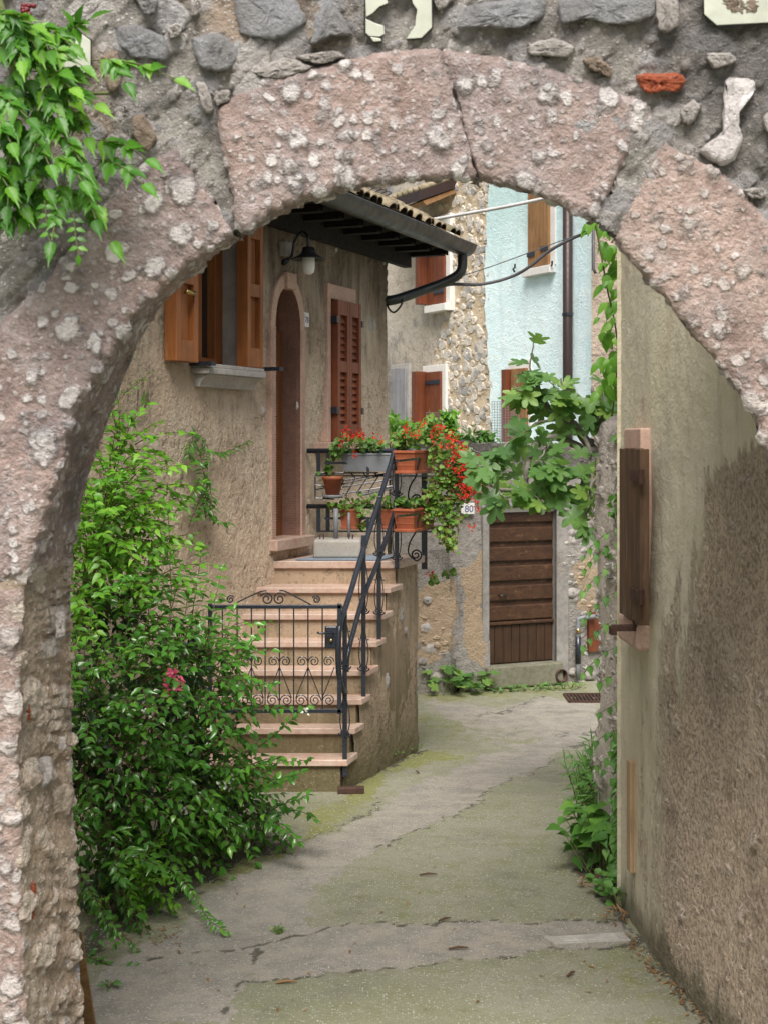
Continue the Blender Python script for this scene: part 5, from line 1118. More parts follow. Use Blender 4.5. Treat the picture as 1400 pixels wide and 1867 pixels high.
# wire mesh
def mesh_fence(label, x0, x1, y0, y1, d, nx_, ny_):
    m = M()
    for k in range(nx_+1): m.tube([P(lerp(x0, x1, k/nx_), y0, d), P(lerp(x0, x1, k/nx_), y1, d)], .0035, 4)
    for k in range(ny_+1): m.tube([P(x0, lerp(y0, y1, k/ny_), d), P(x1, lerp(y0, y1, k/ny_), d)], .0035, 4)
    top(rebase(m.build('wire_fence', MT['pvc'], None), P(x0, y1, d)), label, 'fence', 'wire mesh on the terrace')
mesh_fence('square wire mesh in front of the pale blue wall', 896, 945, 732, 830, 16.4, 10, 20); mesh_fence('square wire mesh in front of the dark brown shutter', 776, 816, 752, 812, 16.4, 9, 13)
# cables
def cable(pts, r, mat, label):
    m = M(); p = smoothpath([P(*q) for q in pts], 8); m.tube(p, r, 6); top(rebase(m.build('overhead_cable', mat, None, True), p[0]), label, 'cable', 'cables across the alley')
cable([(745,408,15.5), (830,393,15), (920,377,14.5), (1010,358,14)], .018, MT['whitecable'], 'thick pale cable stretched above the pale blue window')
cable([(778,530,14.2), (818,519,14.3), (878,518,14.4), (930,505,14.4), (965,486,14.3), (1000,458,14.2), (1040,436,14.1), (1075,422,14)], .016, MT['cable'], 'sagging dark cable crossing in front of the pale blue wall')
cable([(812,512,14.2), (900,484,14.2), (1000,447,14.1), (1075,420,14)], .005, MT['cable'], 'thin taut wire crossing in front of the pale blue wall')
# ================================================================== PLASTER HOUSE ON THE RIGHT
ph = thing('plaster_house', 'ochre plastered house wall with brown rough patches filling the right side', 'house', (1.3, 6.9, 0))
far = RW2.tz(1126, 1300)[0]; 
def ptint(m):
    va = np.array(m.v); px, py = pxof(np.c_[va[:,0], np.maximum(va[:,1], 4.2), va[:,2]]); tt = np.zeros((len(va), 4)); tt[:,3] = 1
    X = np.interp(py, [300, 700, 780, 860, 1000, 1120, 1300, 1600, 1760, 1900], [1700, 1500, 1420, 1320, 1265, 1235, 1205, 1190, 1182, 1182])
    tt[:,0] = np.clip(.5+(px-X)/170, 0, 1)
    tt[:,1] = np.clip(1-va[:,2]/.38, 0, 1)*.9+np.clip((va[:,2]-3.3)/1.5, 0, .5)
    m.tint = tt; return m
_l1 = float(np.hypot(1.382-1.299, 6.09-6.893))
L2 = float(np.hypot(.027, .621)); t0_ = RW2.tz(1131, 1200)[0]
m = M(); rows = []
for z in coords(-.05, 4.2, .022):
    rows.append([RW2.P(t, z, (.01*math.sin(z)+.008*math.sin(z*5))*max(0, 1-(L2-t)/.25)) for t in coords(t0_, L2, .022)]+[RW1.P(t, z, .01*math.sin(t*4+z)+.008*math.sin(z*5)) for t in coords(0, 2.35, .022)[1:]])
m.grid(rows); a_, b_, c_ = (Vector(m.v[i]) for i in m.f[0][:3])
if (b_-a_).cross(c_-a_).x > 0: m.f = [f[::-1] for f in m.f]
ptint(m).build('side_wall', MT['plaster'], ph, True)
m = M(); a = RW2.P(t0_, 0, .02); m.add([(a.x, a.y, -.1), (a.x+1.6, a.y+.25, -.1), (a.x+1.6, a.y+.25, 6), (a.x, a.y, 6)], [(3,2,1,0)]); m.tint = np.tile([.2,.1,0,1], (4,1)); m.build('end_wall', MT['plaster'], ph)
m = M(); wallgrid(RW1, [0, 2.35], [4.2, 6], m=m); wallgrid(RW2, [t0_, L2], [4.2, 6], m=m); m.tint = np.tile([.2,.1,0,1], (len(m.v),1)); m.build('upper_wall', MT['plaster'], ph)
def rtz(px, py, o=0): return RW2.tz(px, py, o)
sA = rtz(1187, 1000)[0]; sB = rtz(1133, 800, .06)[0]; zT = rtz(1180, 780, .05)[1]; zB = rtz(1180, 1143, .05)[1]; zBB = rtz(1180, 1195, .05)[1]
m = M(); m.wbox(RW2, sA-.13, sA, zB, zT, -.05, .055); m.wbox(RW2, sB, sA-.13, zT-.12, zT, -.05, .05)
wr = m.build('side_window', MT['pinkstone'], ph, bevel=.008)
M().wbox(RW2, sB-.04, sA+.02, zBB, zB, -.05, .075).build('window_sill', MT['pinkstone'], wr, bevel=.02)
hA = rtz(1166, 1000, .1)[0]; hB = rtz(1128, 1000, .1)[0]; hz0 = rtz(1166, 1142, .1)[1]; hz1 = rtz(1166, 816, .1)[1]
m = M(); nb = 4
for k in range(nb): m.wbox(RW2, lerp(hB, hA, k/nb)+.002, lerp(hB, hA, (k+1)/nb)-.002, hz0+rnd.uniform(0,.008), hz1-rnd.uniform(0,.012), .055, .10)
hs = m.build('shutter', MT['oldwood'], wr, bevel=.004)
for py in (868, 1084):
    z = rtz(1160, py, .1)[1]; m = M(); m.wbox(RW2, hA-.17, hA+.03, z-.025, z+.025, .10, .112); m.tube([RW2.P(hA+.03, z-.035, .1), RW2.P(hA+.03, z+.035, .1)], .014, 8); m.build('strap_hinge', MT['rust'], hs)
z = rtz(1165, 1156, .1)[1]; m = M(); m.wbox(RW2, sA-.04, sA+.0, z-.012, z+.018, .02, .19); m.wbox(RW2, sA-.05, sA+.01, z-.03, z+.01, .17, .2); m.tube([RW2.P(sA+.0, z+.0, .08), RW2.P(sA+.01, z+.07, .1)], .006, 6); m.build('shutter_hook', MT['rust'], wr, bevel=.003)
m = M(); x0, x1 = rtz(1143, 1480, .03)[0], rtz(1150, 1480, .03)[0]-.13; z0, z1 = rtz(1146, 1585, .02)[1], rtz(1146, 1385, .02)[1]
m.wbox(RW2, x0-.02, x1+.1, z0, z1, -.02, .012); wp = m.build('wall_panel', MT['palewood'], ph, bevel=.004, label='small wooden framed panel low on the wall')
m = M(); m.wbox(RW2, x1+.06, x1+.1, z0, z1, .012, .03); m.wbox(RW2, x0-.02, x0+.02, z0, z1, .012, .03); m.build('panel_frame', MT['palewood'], wp, bevel=.003)
# garden wall beyond the plaster house
GW = [Vector((1.40, 7.5, 0)), Vector((1.345, 8.0, 0)), Vector((1.318, 8.5, 0)), Vector((1.33, 8.8, 0)), Vector((1.42, 9.02, 0)), Vector((1.7, 9.3, 0)), Vector((2.6, 9.9, 0)), Vector((4.2, 10.6, 0))]
path = smoothpath(GW, 14); rows = []; L = 0; lens = [0]
for a, b in zip(path[:-1], path[1:]): L += (b-a).length; lens.append(L)
gp_ = [i for i in np.linspace(0, L, 150)]; m = M(); zz = np.linspace(-.15, 1, 110); cols = []
for s in gp_:
    i = min(len(path)-2, max(0, int(np.searchsorted(lens, s))-1)); f = (s-lens[i])/max(1e-6, lens[i+1]-lens[i]); p = path[i].lerp(path[i+1], f)
    hgt = float(np.interp(p.y, [7.4, 7.9, 8.3, 8.6, 8.85, 9.3, 11], [2.62, 2.58, 2.53, 2.47, 2.36, 2.45, 2.5]))+.05*math.sin(s*9)+.03*math.sin(s*23)
    lean = .03*math.sin(s*5)
    c = [Vector((p.x+lean+.02*math.sin(z*9+s*3)+max(0, .12-z*.3)*-.0, p.y, z*hgt)) for z in zz]
    c += [Vector((p.x+lean+.06, p.y+.02, hgt+.05)), Vector((p.x+.22, p.y+.1, hgt+.06)), Vector((p.x+.45, p.y+.15, hgt-.05)), Vector((p.x+.5, p.y+.15, -.1))]
    cols.append(c)
m.grid(cols)
s = sum((Vector(m.v[f[1]])-Vector(m.v[f[0]])).cross(Vector(m.v[f[2]])-Vector(m.v[f[0]])).x for f in m.f[:4000:7])
if s > 0: m.f = [q[::-1] for q in m.f]
va = np.array(m.v); tt = np.zeros((len(va), 4)); tt[:,3] = 1; tt[:,0] = .8; tt[:,1] = .25; tt[:,2] = np.clip((va[:,2]-1.9)/.8, 0, 1)*.6; tt[:,0] = 1; m.tint = tt
gwall = m.build('garden_wall', MT['drystone'], None, True); top(rebase(gwall, (1.3, 8.3, 0)), 'rough weathered stone garden wall under the fig tree on the right', 'wall')
# ================================================================== PLANTS
def pshoot(L, S, pts, n, ll, w=.5, r=.004, pair=False, start=.1, spread=.9, hang=.1, jit=.35, up=.8):
    p = smoothpath(pts, 8)
    if S is not None: S.tube([q+rv(.004) for q in p], [lerp(r, r*.4, i/len(p)) for i in range(len(p))], 5, False)
    for k in range(n):
        f = start+(1-start)*k/max(1, n-1); i = min(len(p)-2, int(f*(len(p)-1))); q = p[i].lerp(p[i+1], f*(len(p)-1)-i)
        d = (p[i+1]-p[i]).normalized(); s = d.cross(UP+rv(.3)+Vector((0,-.3,0))).normalized()
        for sg in ((1,-1) if pair else ((1,) if k % 2 else (-1,))):
            ld = (d*.5+s*sg*spread+Vector((0,0,-hang))+rv(jit)).normalized()
            L.add(q, ld, UP*up+Vector((0,-.5,0))+rv(.45), ll*rnd.uniform(.65, 1.15)*(1 if f < .85 else .7), None if w is None else ll*w*rnd.uniform(.8, 1.1))
    L.add(p[-1], (p[-1]-p[-2]).normalized()+rv(.2), UP+Vector((0,-.5,0))+rv(.3), ll*.7, ll*.7*(w or .5))
def clumpshoots(L, S, clumps, n, ll, leaves=11, w=.5, length=(.22,.45), droop=.8, bias=(0.25,-.55,.35), filler=6, pair=False, inner=None):
    wts = [c[3]*c[4]*c[5] for c in clumps]
    for _ in range(n):
        c = rnd.choices(clumps, [x**.7 for x in wts])[0]; ce = P(c[0], c[1], c[2]); rr = Vector(c[3:6])
        d = rv()+Vector(bias)*rnd.uniform(.3, 1.3); d.normalize()
        s = ce+Vector((d.x*rr.x, d.y*rr.z, d.z*rr.y))*rnd.uniform(.35, .75)
        if s.z < gz(s.y)+.06: s.z = gz(s.y)+rnd.uniform(.06, .2)
        shoot(L, S, s, d+UP*.25, rnd.uniform(*length), leaves, ll, droop, w, .0035, 0.05, .9, pair=pair)
        for _k in range(filler):
            d2 = rv(); q = ce+Vector((d2.x*rr.x, d2.y*rr.z, d2.z*rr.y))*rnd.uniform(.2, .9)
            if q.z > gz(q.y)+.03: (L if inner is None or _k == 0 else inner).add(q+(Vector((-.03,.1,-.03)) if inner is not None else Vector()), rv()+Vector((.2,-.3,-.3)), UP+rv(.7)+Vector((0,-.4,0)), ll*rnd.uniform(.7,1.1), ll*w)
def plant(name, label, cat, base, parts, group=None):
    t = thing(name, label, cat, base, group)
    for nm, mm, mat in parts:
        if mm.v: mm.build(nm, mat, t, nm != 'stem' or True)
    return t
# big glossy bush on the left
L = Leaves('ovate'); S_ = M()
CL = [(205,1130,8.2,.32,.30,.3), (225,1270,7.9,.36,.4,.35), (330,1260,8.3,.38,.34,.36), (195,1440,7.6,.30,.4,.34), (320,1430,8.2,.40,.36,.38), (345,1345,8.5,.26,.26,.3), (400,1455,8.7,.25,.17,.28),
      (480,1490,8.8,.16,.10,.2), (190,1590,7.3,.20,.30,.22), (345,1190,8.7,.22,.28,.26), (150,1330,7.5,.25,.5,.3), (380,1500,8.5,.26,.16,.25), (270,1540,8.0,.26,.24,.25), (380,1440,8.5,.24,.2,.26)]
IN = Leaves('ovate')
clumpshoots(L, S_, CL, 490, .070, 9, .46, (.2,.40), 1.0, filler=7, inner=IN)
for a, b, c, n in (((400,1450,8.6),(470,1400,8.5),(560,1385,8.4),13), ((400,1480,8.5),(480,1430,8.3),(550,1410,8.2),12), ((430,1500,8.5),(500,1500,8.3),(545,1535,8.2),13), ((380,1350,8.6),(450,1300,8.5),(560,1290,8.4),14), ((420,1400,8.6),(500,1340,8.5),(545,1300,8.5),12),
                   ((380,1300,8.7),(430,1210,8.6),(475,1155,8.6),14), ((350,1330,8.5),(440,1260,8.4),(500,1245,8.4),13), ((430,1500,8.6),(510,1470,8.5),(560,1450,8.4),10), ((420,1450,8.6),(470,1440,8.5),(530,1420,8.4),12)):
    pshoot(L, S_, [P(*a), P(*b), P(*c)], n, .075, .42, pair=True)
base = G(330, 1560)
for px, py in ((170,1660), (220,1620)):
    for k in range(4): S_.tube(smoothpath([G(px+rnd.uniform(-20,20), py), P(px+rnd.uniform(-40,40), py-160, 8.2), P(px+rnd.uniform(-40,60), py-330, 8.4)], 5), .008, 5, False)
Fl = Leaves('ovate')
for px, py, d in ((415,1425,8.15), (425,1418,8.15), (405,1432,8.15), (270,1300,7.6), (262,1290,7.6), (420,1440,8.2), (340,1475,7.9), (655+0,1296,8.5)):
    c = P(px if px < 600 else 560, py, d-.12)
    for k in range(6): Fl.add(c+rv(.02), rv()+Vector((0,-.6,.2)), Vector((0,-1,.3)), .022, .014)
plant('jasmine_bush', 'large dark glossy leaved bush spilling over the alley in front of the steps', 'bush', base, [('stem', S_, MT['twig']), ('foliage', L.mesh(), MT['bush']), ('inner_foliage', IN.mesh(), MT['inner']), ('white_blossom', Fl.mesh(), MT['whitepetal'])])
# light trumpet creeper above it
L = Leaves('ovate'); S_ = M()
clumpshoots(L, S_, [(200,900,8.6,.26,.28,.26), (215,1010,8.5,.34,.24,.25), (255,1060,8.6,.26,.20,.24), (180,980,8.3,.25,.4,.25), (225,820,8.8,.13,.12,.12), (150,1100,8.2,.2,.25,.2)], 150, .075, 9, .48, (.2,.4), .7, filler=4, bias=(.4,-.4,.5))
for pts, n in (([(200,900,8.7),(215,800,8.7),(205,740,8.7)], 8), ([(200,830,8.7),(240,795,8.7),(275,795,8.7)], 8), ([(210,860,8.7),(270,855,8.7),(320,860,8.7)], 9), ([(220,880,8.7),(290,880,8.7),(340,925,8.8)], 8), ([(230,960,8.6),(300,950,8.7),(370,880,8.9)], 9), ([(200,930,8.6),(260,915,8.6),(310,935,8.6)], 9),
               ([(240,990,8.6),(290,990,8.6),(330,1030,8.6)], 9), ([(210,780,8.7),(225,755,8.7),(240,770,8.7)], 5)): pshoot(L, S_, [P(*q) for q in pts], n, .075, .45, pair=True)
S_.tube(smoothpath([G(190, 1600), P(180, 1200, 8.4), P(200, 900, 8.7)], 8), .02, 6, False)
L2 = Leaves('ovate'); 
for _ in range(26): c = P(318+rnd.uniform(-14,14), 1238+rnd.uniform(-16,16), 7.72); L2.add(c, rv()+Vector((0,-.5,-.3)), Vector((0,-1,.2))+rv(.4), .035, .02)
for _ in range(8): c = P(305+rnd.uniform(-5,5), 1262+rnd.uniform(-6,6), 7.7); L2.add(c, rv()+Vector((0,-.5,-.3)), Vector((0,-1,.2))+rv(.4), .03, .014)
plant('trumpet_creeper', 'bright green creeper climbing above the dark bush beside the arch', 'climbing plant', G(190, 1600), [('stem', S_, MT['twig']), ('foliage', L.mesh(), MT['bushlight']), ('pink_blossom', L2.mesh(), MT['pinkpetal'])])
# upright shrub by the steps
L = Leaves('ovate'); S_ = M()
for pts, n in (([(290,1300,8.8),(312,1120,8.9),(308,940,9.0)], 15), ([(320,1300,8.8),(350,1130,8.9),(368,1000,9.0)], 14), ([(340,1300,8.7),(380,1150,8.8),(405,1040,8.9)], 13), ([(350,1300,8.7),(400,1190,8.7),(428,1110,8.8)], 12), ([(270,1300,8.8),(270,1150,8.8),(285,1010,8.9)], 13), ([(330,1320,8.7),(330,1180,8.8),(345,1080,8.9)], 12),
               ([(360,1330,8.7),(410,1250,8.6),(450,1180,8.6)], 12), ([(300,1300,8.7),(300,1180,8.7),(325,1060,8.8)], 12), ([(360,1330,8.7),(370,1230,8.7),(390,1130,8.8)], 11), ([(350,1350,8.6),(400,1290,8.5),(430,1230,8.5)], 11)):
    pshoot(L, S_, [P(*q) for q in pts], n, .088, .42, .005, True, .15, hang=.2)
plant('privet_shrub', 'upright shrub with paired pointed leaves growing between the bush and the iron gate', 'shrub', G(350, 1540), [('stem', S_, MT['stem']), ('foliage', L.mesh(), MT['bush'])])
# light weeds and trailing stems at the foot of the bush
L = Leaves('ovate'); S_ = M()
clumpshoots(L, S_, [(255,1640,7.55,.10,.16,.12), (235,1600,7.5,.12,.18,.14), (265,1680,7.4,.06,.06,.1)], 60, .05, 8, .5, (.1,.22), .8, filler=3)
plant('light_shrub', 'small bright green plant at the lower right edge of the dark bush', 'plant', G(260, 1695), [('stem', S_, MT['stem']), ('foliage', L.mesh(), MT['bushlight'])])
L = Leaves('ovate'); S_ = M()
for pts, n in (([(280,1570,7.6),(330,1600,7.5),(365,1650,7.4)], 16), ([(365,1650,7.4),(385,1680,7.2),(415,1700,7.15)], 10), ([(150,1620,6.9),(200,1680,6.9),(260,1740,6.95)], 14), ([(140,1580,6.9),(180,1650,6.8),(210,1720,6.8)], 12), ([(150,1740,6.85),(220,1765,6.75),(350,1770,6.75)], 15), ([(330,1760,6.8),(390,1772,6.72),(440,1780,6.68)], 6)):
    pshoot(L, S_, [P(*q) for q in pts], n, .05, .42, .003, True)
plant('trailing_vine', 'thin trailing stems with small leaves creeping onto the paving under the bush', 'vine', G(180, 1760), [('stem', S_, MT['twig']), ('foliage', L.mesh(), MT['bush'])])
def lowplant(label, items, ll, kind='ovate', mat='weed', name='ground_weed', cat='weed', n=10, w=.5, spread=.08, hgt=.12, group=None):
    L = Leaves(kind); S_ = M(); b = None
    for px, py in items:
        q = G(px, py); b = b or q
        for k in range(n):
            a = rnd.uniform(0, 6.28); e = q+Vector((math.cos(a)*spread*rnd.uniform(.3,1), math.sin(a)*spread*rnd.uniform(.3,1), hgt*rnd.uniform(.3,1)))
            S_.tube([q, q.lerp(e, .6)+Vector((0,0,.01)), e], .002, 4, False); d = (e-q); d.z *= .2
            L.add(e, d.normalized()+rv(.3), UP+Vector((0,-.5,0))+rv(.35), ll*rnd.uniform(.6,1.15), ll*w)
    return plant(name, label, cat, b, [('stem', S_, MT['stem']), ('foliage', L.mesh(), MT[mat])], group)
lowplant('patch of soft green ground weeds between the dark bush and the paving', [(x+rnd.uniform(-12,12), 1560-abs(x-370)*.05+rnd.uniform(-14,8)) for x in range(310, 455, 11)], .055, n=9, spread=.1, hgt=.16)
lowplant('pale weed at the front foot of the stairs', [(602, 1437)], .05, n=18, spread=.06, hgt=.09)
lowplant('pale weed in the corner of the stair flank beside the post', [(655, 1415), (662, 1408), (650, 1408)], .05, n=9, spread=.07, hgt=.12)
lowplant('tuft of pale weeds halfway along the stair flank', [(700, 1392), (710, 1390), (718, 1385)], .05, n=8, spread=.08, hgt=.09)
lowplant('tiny weed at the far corner of the stair flank', [(757, 1374)], .04, n=8, spread=.06, hgt=.07)
lowplant('fig seedlings with broad leaves at the foot of the cellar wall', [(808, 1268), (822, 1267), (838, 1266), (870, 1264)], .13, 'fig', 'fig', 'fig_seedling', 'seedling', 8, 1.0, .16, .24)
lowplant('low green weeds growing along the brown door step', [(900+i*14, 1263-i*.7) for i in range(12)], .05, n=9, spread=.09, hgt=.07)
lowplant('little moss tuft in the middle of the paving', [(506, 1700)], .02, 'round', 'gerleaf', n=26, spread=.035, hgt=.02)
lowplant('small weed in the foreground paving by the arch foot', [(200, 1803)], .03, n=14, spread=.04, hgt=.03)
# weeds by the garden wall
L = Leaves('lance'); S_ = M()
for k in range(26):
    q = G(1078+rnd.uniform(-14,22), 1560+rnd.uniform(-40,10)); h = rnd.uniform(.25,.62); e = q+Vector((rnd.uniform(-.17,.05), rnd.uniform(-.1,.1), h))
    pshoot(L, S_, [q, q.lerp(e, .5)+Vector((.01,0,.03)), e], 16, .10, .14, .004, False, .1, .9, .0, .35)
q = G(1080, 1540)
for k in range(3): e = q+Vector((rnd.uniform(-.06,.0), rnd.uniform(-.05,.05), .64-.07*k)); pshoot(L, S_, [q, q.lerp(e, .5), e], 30, .11, .13, .005, False, .15, .95, -.1, .3)
plant('willowherb', 'tall weed with narrow leaves against the foot of the rough garden wall', 'weed', G(1080, 1560), [('stem', S_, MT['stem']), ('foliage', L.mesh(), MT['weed'])])
L = Leaves('ivy'); S_ = M()
for k in range(75):
    q = G(1090+rnd.uniform(-20,30), 1590+rnd.uniform(-25,10)); e = q+Vector((rnd.uniform(-.16,.06), rnd.uniform(-.1,.1), rnd.uniform(.08,.36))); S_.tube([q, e], .003, 4, False)
    L.add(e, Vector((rnd.uniform(-1,.3), -.5, rnd.uniform(-.5,.3))), UP+Vector((-.2,-.6,0))+rv(.3), rnd.uniform(.07,.13), None); L.w[-1] = L.l[-1]*.85
plant('broadleaf_weed', 'broad leaved weeds spreading over the paving below the garden wall', 'weed', G(1090, 1590), [('stem', S_, MT['stem']), ('foliage', L.mesh(), MT['ivy'])])
lowplant('little light green weeds at the corner of the plaster house', [(1128, 1660), (1120, 1650), (1132, 1640), (1112, 1640), (1100, 1632), (1125, 1625)], .05, 'round', n=14, w=.9, spread=.07, hgt=.12)
L = Leaves('lance'); S_ = M()
for k in range(60):
    q = G(rnd.uniform(1055,1130), rnd.uniform(1615,1640)) if k < 38 else G(rnd.uniform(1095,1150), rnd.uniform(1672,1688)); L.add(q+Vector((0,0,rnd.uniform(.005,.08))), rv()+Vector((-.4,-.3,.1)), UP+rv(.4), rnd.uniform(.04,.08), .012)
plant('dried_weeds', 'heap of dry brown weeds on the paving beside the garden wall', 'weed', G(1100, 1630), [('foliage', L.mesh(), MT['dry'])])
# ivy strands on the garden wall
L = Leaves('ivy'); S_ = M()
for y in (985, 1010, 1050, 1100, 1150, 1200, 1245, 1300, 1350, 1395):
    pts = [P(1136, y-25, 8.0), P(1105, y-12, 8.05), P(1080, y+8, 8.2), P(1064, y+28, 8.3)] if y not in (1245, 1300) else [P(1136, y-25, 8.0), P(1110, y-10, 8.05), P(1085, y+4, 8.1)]
    p = smoothpath(pts, 6); S_.tube(p, .002, 4, False)
    for i in range(2, len(p), 4): q = p[i]; L.add(q, Vector((rnd.uniform(-.5,.2), -.3, -1)), Vector((-.4,-1,.3))+rv(.25), rnd.uniform(.04,.065), None); L.w[-1] = L.l[-1]*.75
for k in range(80):
    q = P(1134-abs(rnd.gauss(0,12)), rnd.uniform(1330,1640), 8.0); L.add(q, Vector((rnd.uniform(-.8,.2), -.3, -1))+rv(.2), Vector((-.4,-1,.3))+rv(.3), rnd.uniform(.035,.065), None); L.w[-1] = L.l[-1]*.75
for x, y in ((1128,800),(1120,905),(1112,930),(1126,912),(1106,1005),(1122,930)):
    for k in range(5): L.add(P(x+rnd.uniform(-8,8), y+rnd.uniform(-8,8), 8.1), rv()+Vector((-.3,-.5,-.4)), Vector((-.4,-1,.3)), .045, .035)
plant('ivy_strands', 'thin ivy strands hanging in steps from the house corner over the garden wall', 'ivy', G(1136, 1640), [('stem', S_, MT['stem']), ('foliage', L.mesh(), MT['ivy'])])
L = Leaves('broad'); S_ = M(); S_.tube(smoothpath([P(1108,820,9.3), P(1125,640,9.2), P(1105,520,9.1), P(1085,410,9.1)], 8), .006, 5, False)
for k in range(80):
    y = rnd.uniform(395, 720); x = np.interp(y, [395,450,520,600,720], [1092,1105,1112,1114,1110])+rnd.gauss(0,13); L.add(P(x, y, 9.15+rnd.uniform(-.1,.1)), Vector((rnd.uniform(-1,.3), -.3, -.8))+rv(.2), Vector((-.4,-.9,.5))+rv(.3), rnd.uniform(.06,.12), None); L.w[-1] = L.l[-1]*.55
plant('virginia_creeper', 'light green creeper hanging down the corner of the plaster house', 'climbing plant', P(1108,820,9.3), [('stem', S_, MT['stem']), ('foliage', L.mesh(), MT['bushlight'])])
# dry stalks on the garden wall
L = Leaves('lance')
for k in range(160): L.add(P(1092+rnd.gauss(0,4), rnd.uniform(835,960), 8.68), rv()+Vector((0,-.3,-1)), rv(), .035, .008)
plant('dead_ivy', 'brown dried ivy clinging to the edge of the garden wall', 'ivy', P(1092,960,8.75), [('foliage', L.mesh(), MT['dry'])])
# creeper on the house front
L = Leaves('ovate'); S_ = M()
def fp(px, py, o=.06): return FW.pix(px, py, o)
for pts, n in (([(345,960),(372,880),(355,790)], 22), ([(352,800),(345,830),(375,850)], 12), ([(370,820),(410,825),(455,805)], 13), ([(372,860),(385,900),(390,940)], 12), ([(365,870),(350,905),(330,920)], 10), ([(375,900),(385,945),(420,955)], 12), ([(350,790),(370,800),(378,840)], 11), ([(360,880),(375,905),(365,940)], 11)):
    pshoot(L, S_, [fp(x, y, .05+rnd.uniform(0,.08)) for x, y in pts], n, .075, .34, .003, True, .05, .9, .25)
plant('wall_creeper', 'sparse dark creeper growing on the roughcast wall left of the door', 'climbing plant', fp(370, 960), [('stem', S_, MT['twig']), ('foliage', L.mesh(), MT['bush'])])
L = Leaves('ovate'); S_ = M()
for pts in ([(205,745),(240,705),(275,680)], [(225,720),(250,700),(262,690)]): pshoot(L, S_, [fp(x, y, .1) for x, y in pts], 5, .06, .45, .003)
for k in range(14): L.add(fp(264+rnd.uniform(-4,4), 715+rnd.uniform(-18,18), .08), Vector((0,0,-1))+rv(.3), rv(), .05, .012)
plant('wall_sprig', 'thin green sprig sprouting from the wall below the wooden window', 'plant', fp(240, 720), [('stem', S_, MT['stem']), ('foliage', L.mesh(), MT['bushlight'])])
# vine in the upper left corner
L = Leaves('serr'); L3 = Leaves('ovate'); S_ = M(); vd = 4.42
S_.tube(smoothpath([P(-60,480,4.5), P(10,330,4.48), P(25,200,4.47), P(15,60,4.48), P(-20,-60,4.5)], 8), .012, 6, False); S_.tube(smoothpath([P(20,180,4.46), P(60,178,4.45), P(120,172,4.43), P(200,170,4.4)], 6), .006, 5, False)
tips = [((170,110),(320,143)), ((190,105),(230,150)), ((90,100),(165,35)), ((120,60),(140,45)), ((170,255),(268,290)), ((175,290),(262,335)), ((120,260),(180,375)), ((110,330),(205,440)), ((30,250),(60,380)), ((20,290),(15,375)), ((60,380),(0,430)), ((10,60),(60,110)), ((-10,100),(100,100)), ((20,120),(110,130)), ((40,70),(150,120)),
        ((20,150),(30,220)), ((0,150),(-5,240)), ((80,160),(175,190)), ((70,165),(130,185)), ((60,200),(110,250)), ((90,210),(60,280)), ((130,200),(160,250)), ((-20,30),(60,45)), ((80,280),(60,330)), ((100,280),(150,330)), ((30,60),(40,110)), ((-30,170),(30,180)), ((-20,350),(10,400)), ((120,320),(95,440)), ((0,220),(40,300)), ((60,130),(130,160)), ((110,120),(150,165)), ((-20,200),(20,260)), ((-30,40),(0,90)), ((0,10),(50,80)), ((80,340),(50,395)), ((-10,300),(20,350)), ((50,240),(90,300)), ((150,340),(175,400))]
for _ in range(22): ax, ay = rnd.uniform(-60,90), rnd.uniform(0,360); tips.append(((ax, ay), (ax+rnd.uniform(20,80), ay+rnd.uniform(30,90))))
for (ax, ay), (bx, by) in tips:
    d0_ = vd-rnd.uniform(0,.12); A = P(ax, ay, d0_+.03); B = P(bx, by, d0_-rnd.uniform(0,.08)); md = A.lerp(B, .5)+Vector((0,0,.02)); p = smoothpath([A, md, B], 5); S_.tube(p, .0022, 4, False)
    nl = 5; ax_ = (B-A).normalized(); sd = ax_.cross(Vector((0,-1,.25))).normalized()
    for k in range(nl):
        f = .2+.7*k/nl; q = p[int(f*(len(p)-1))]
        for sg in (1,-1):
            ld = (ax_*.45+sd*sg*.6+Vector((0,-.2,-.55))+rv(.2)).normalized(); LL = L if rnd.random() < .8 else L3; l = rnd.uniform(.05,.08)*(1-.15*k/nl); LL.add(q, ld, Vector((0,-.8,.75))+rv(.5), l, l*(.62 if LL is L else .5))
    L.add(B, (ax_+Vector((0,0,-.3))).normalized(), Vector((0,-.8,.7))+rv(.2), .08, .042)
for (x, y) in ((82,400),(135,425)):
    p = [P(x, y-35, 4.3), P(x+3, y, 4.3), P(x+9, y+40, 4.3)]; S_.tube(p, .002, 4, False)
    for k in range(4):
        for sg in (1,-1): L3.add(P(x+2+k*2, y-25+k*17, 4.3), Vector((sg, -.1, -.25)), Vector((0,-1,.5)), .032, .019)
    L3.add(p[2], Vector((0,0,-1)), Vector((0,-1,.5)), .034, .02)
Bm = M()
for k in range(10): Bm.lathe(P(52+rnd.uniform(-11,11), 18+rnd.uniform(-9,9), 4.3), [(0,-.009),(.007,-.005),(.009,0),(.007,.005),(0,.009)], 10)
plant('trumpet_vine', 'bright green leafy vine with red berries hanging over the upper left of the arch', 'climbing plant', P(-60,480,4.5), [('stem', S_, MT['stem']), ('foliage', L.mesh(), MT['vine']), ('small_leaves', L3.mesh(), MT['vine']), ('berries', Bm, MT['berry'])])
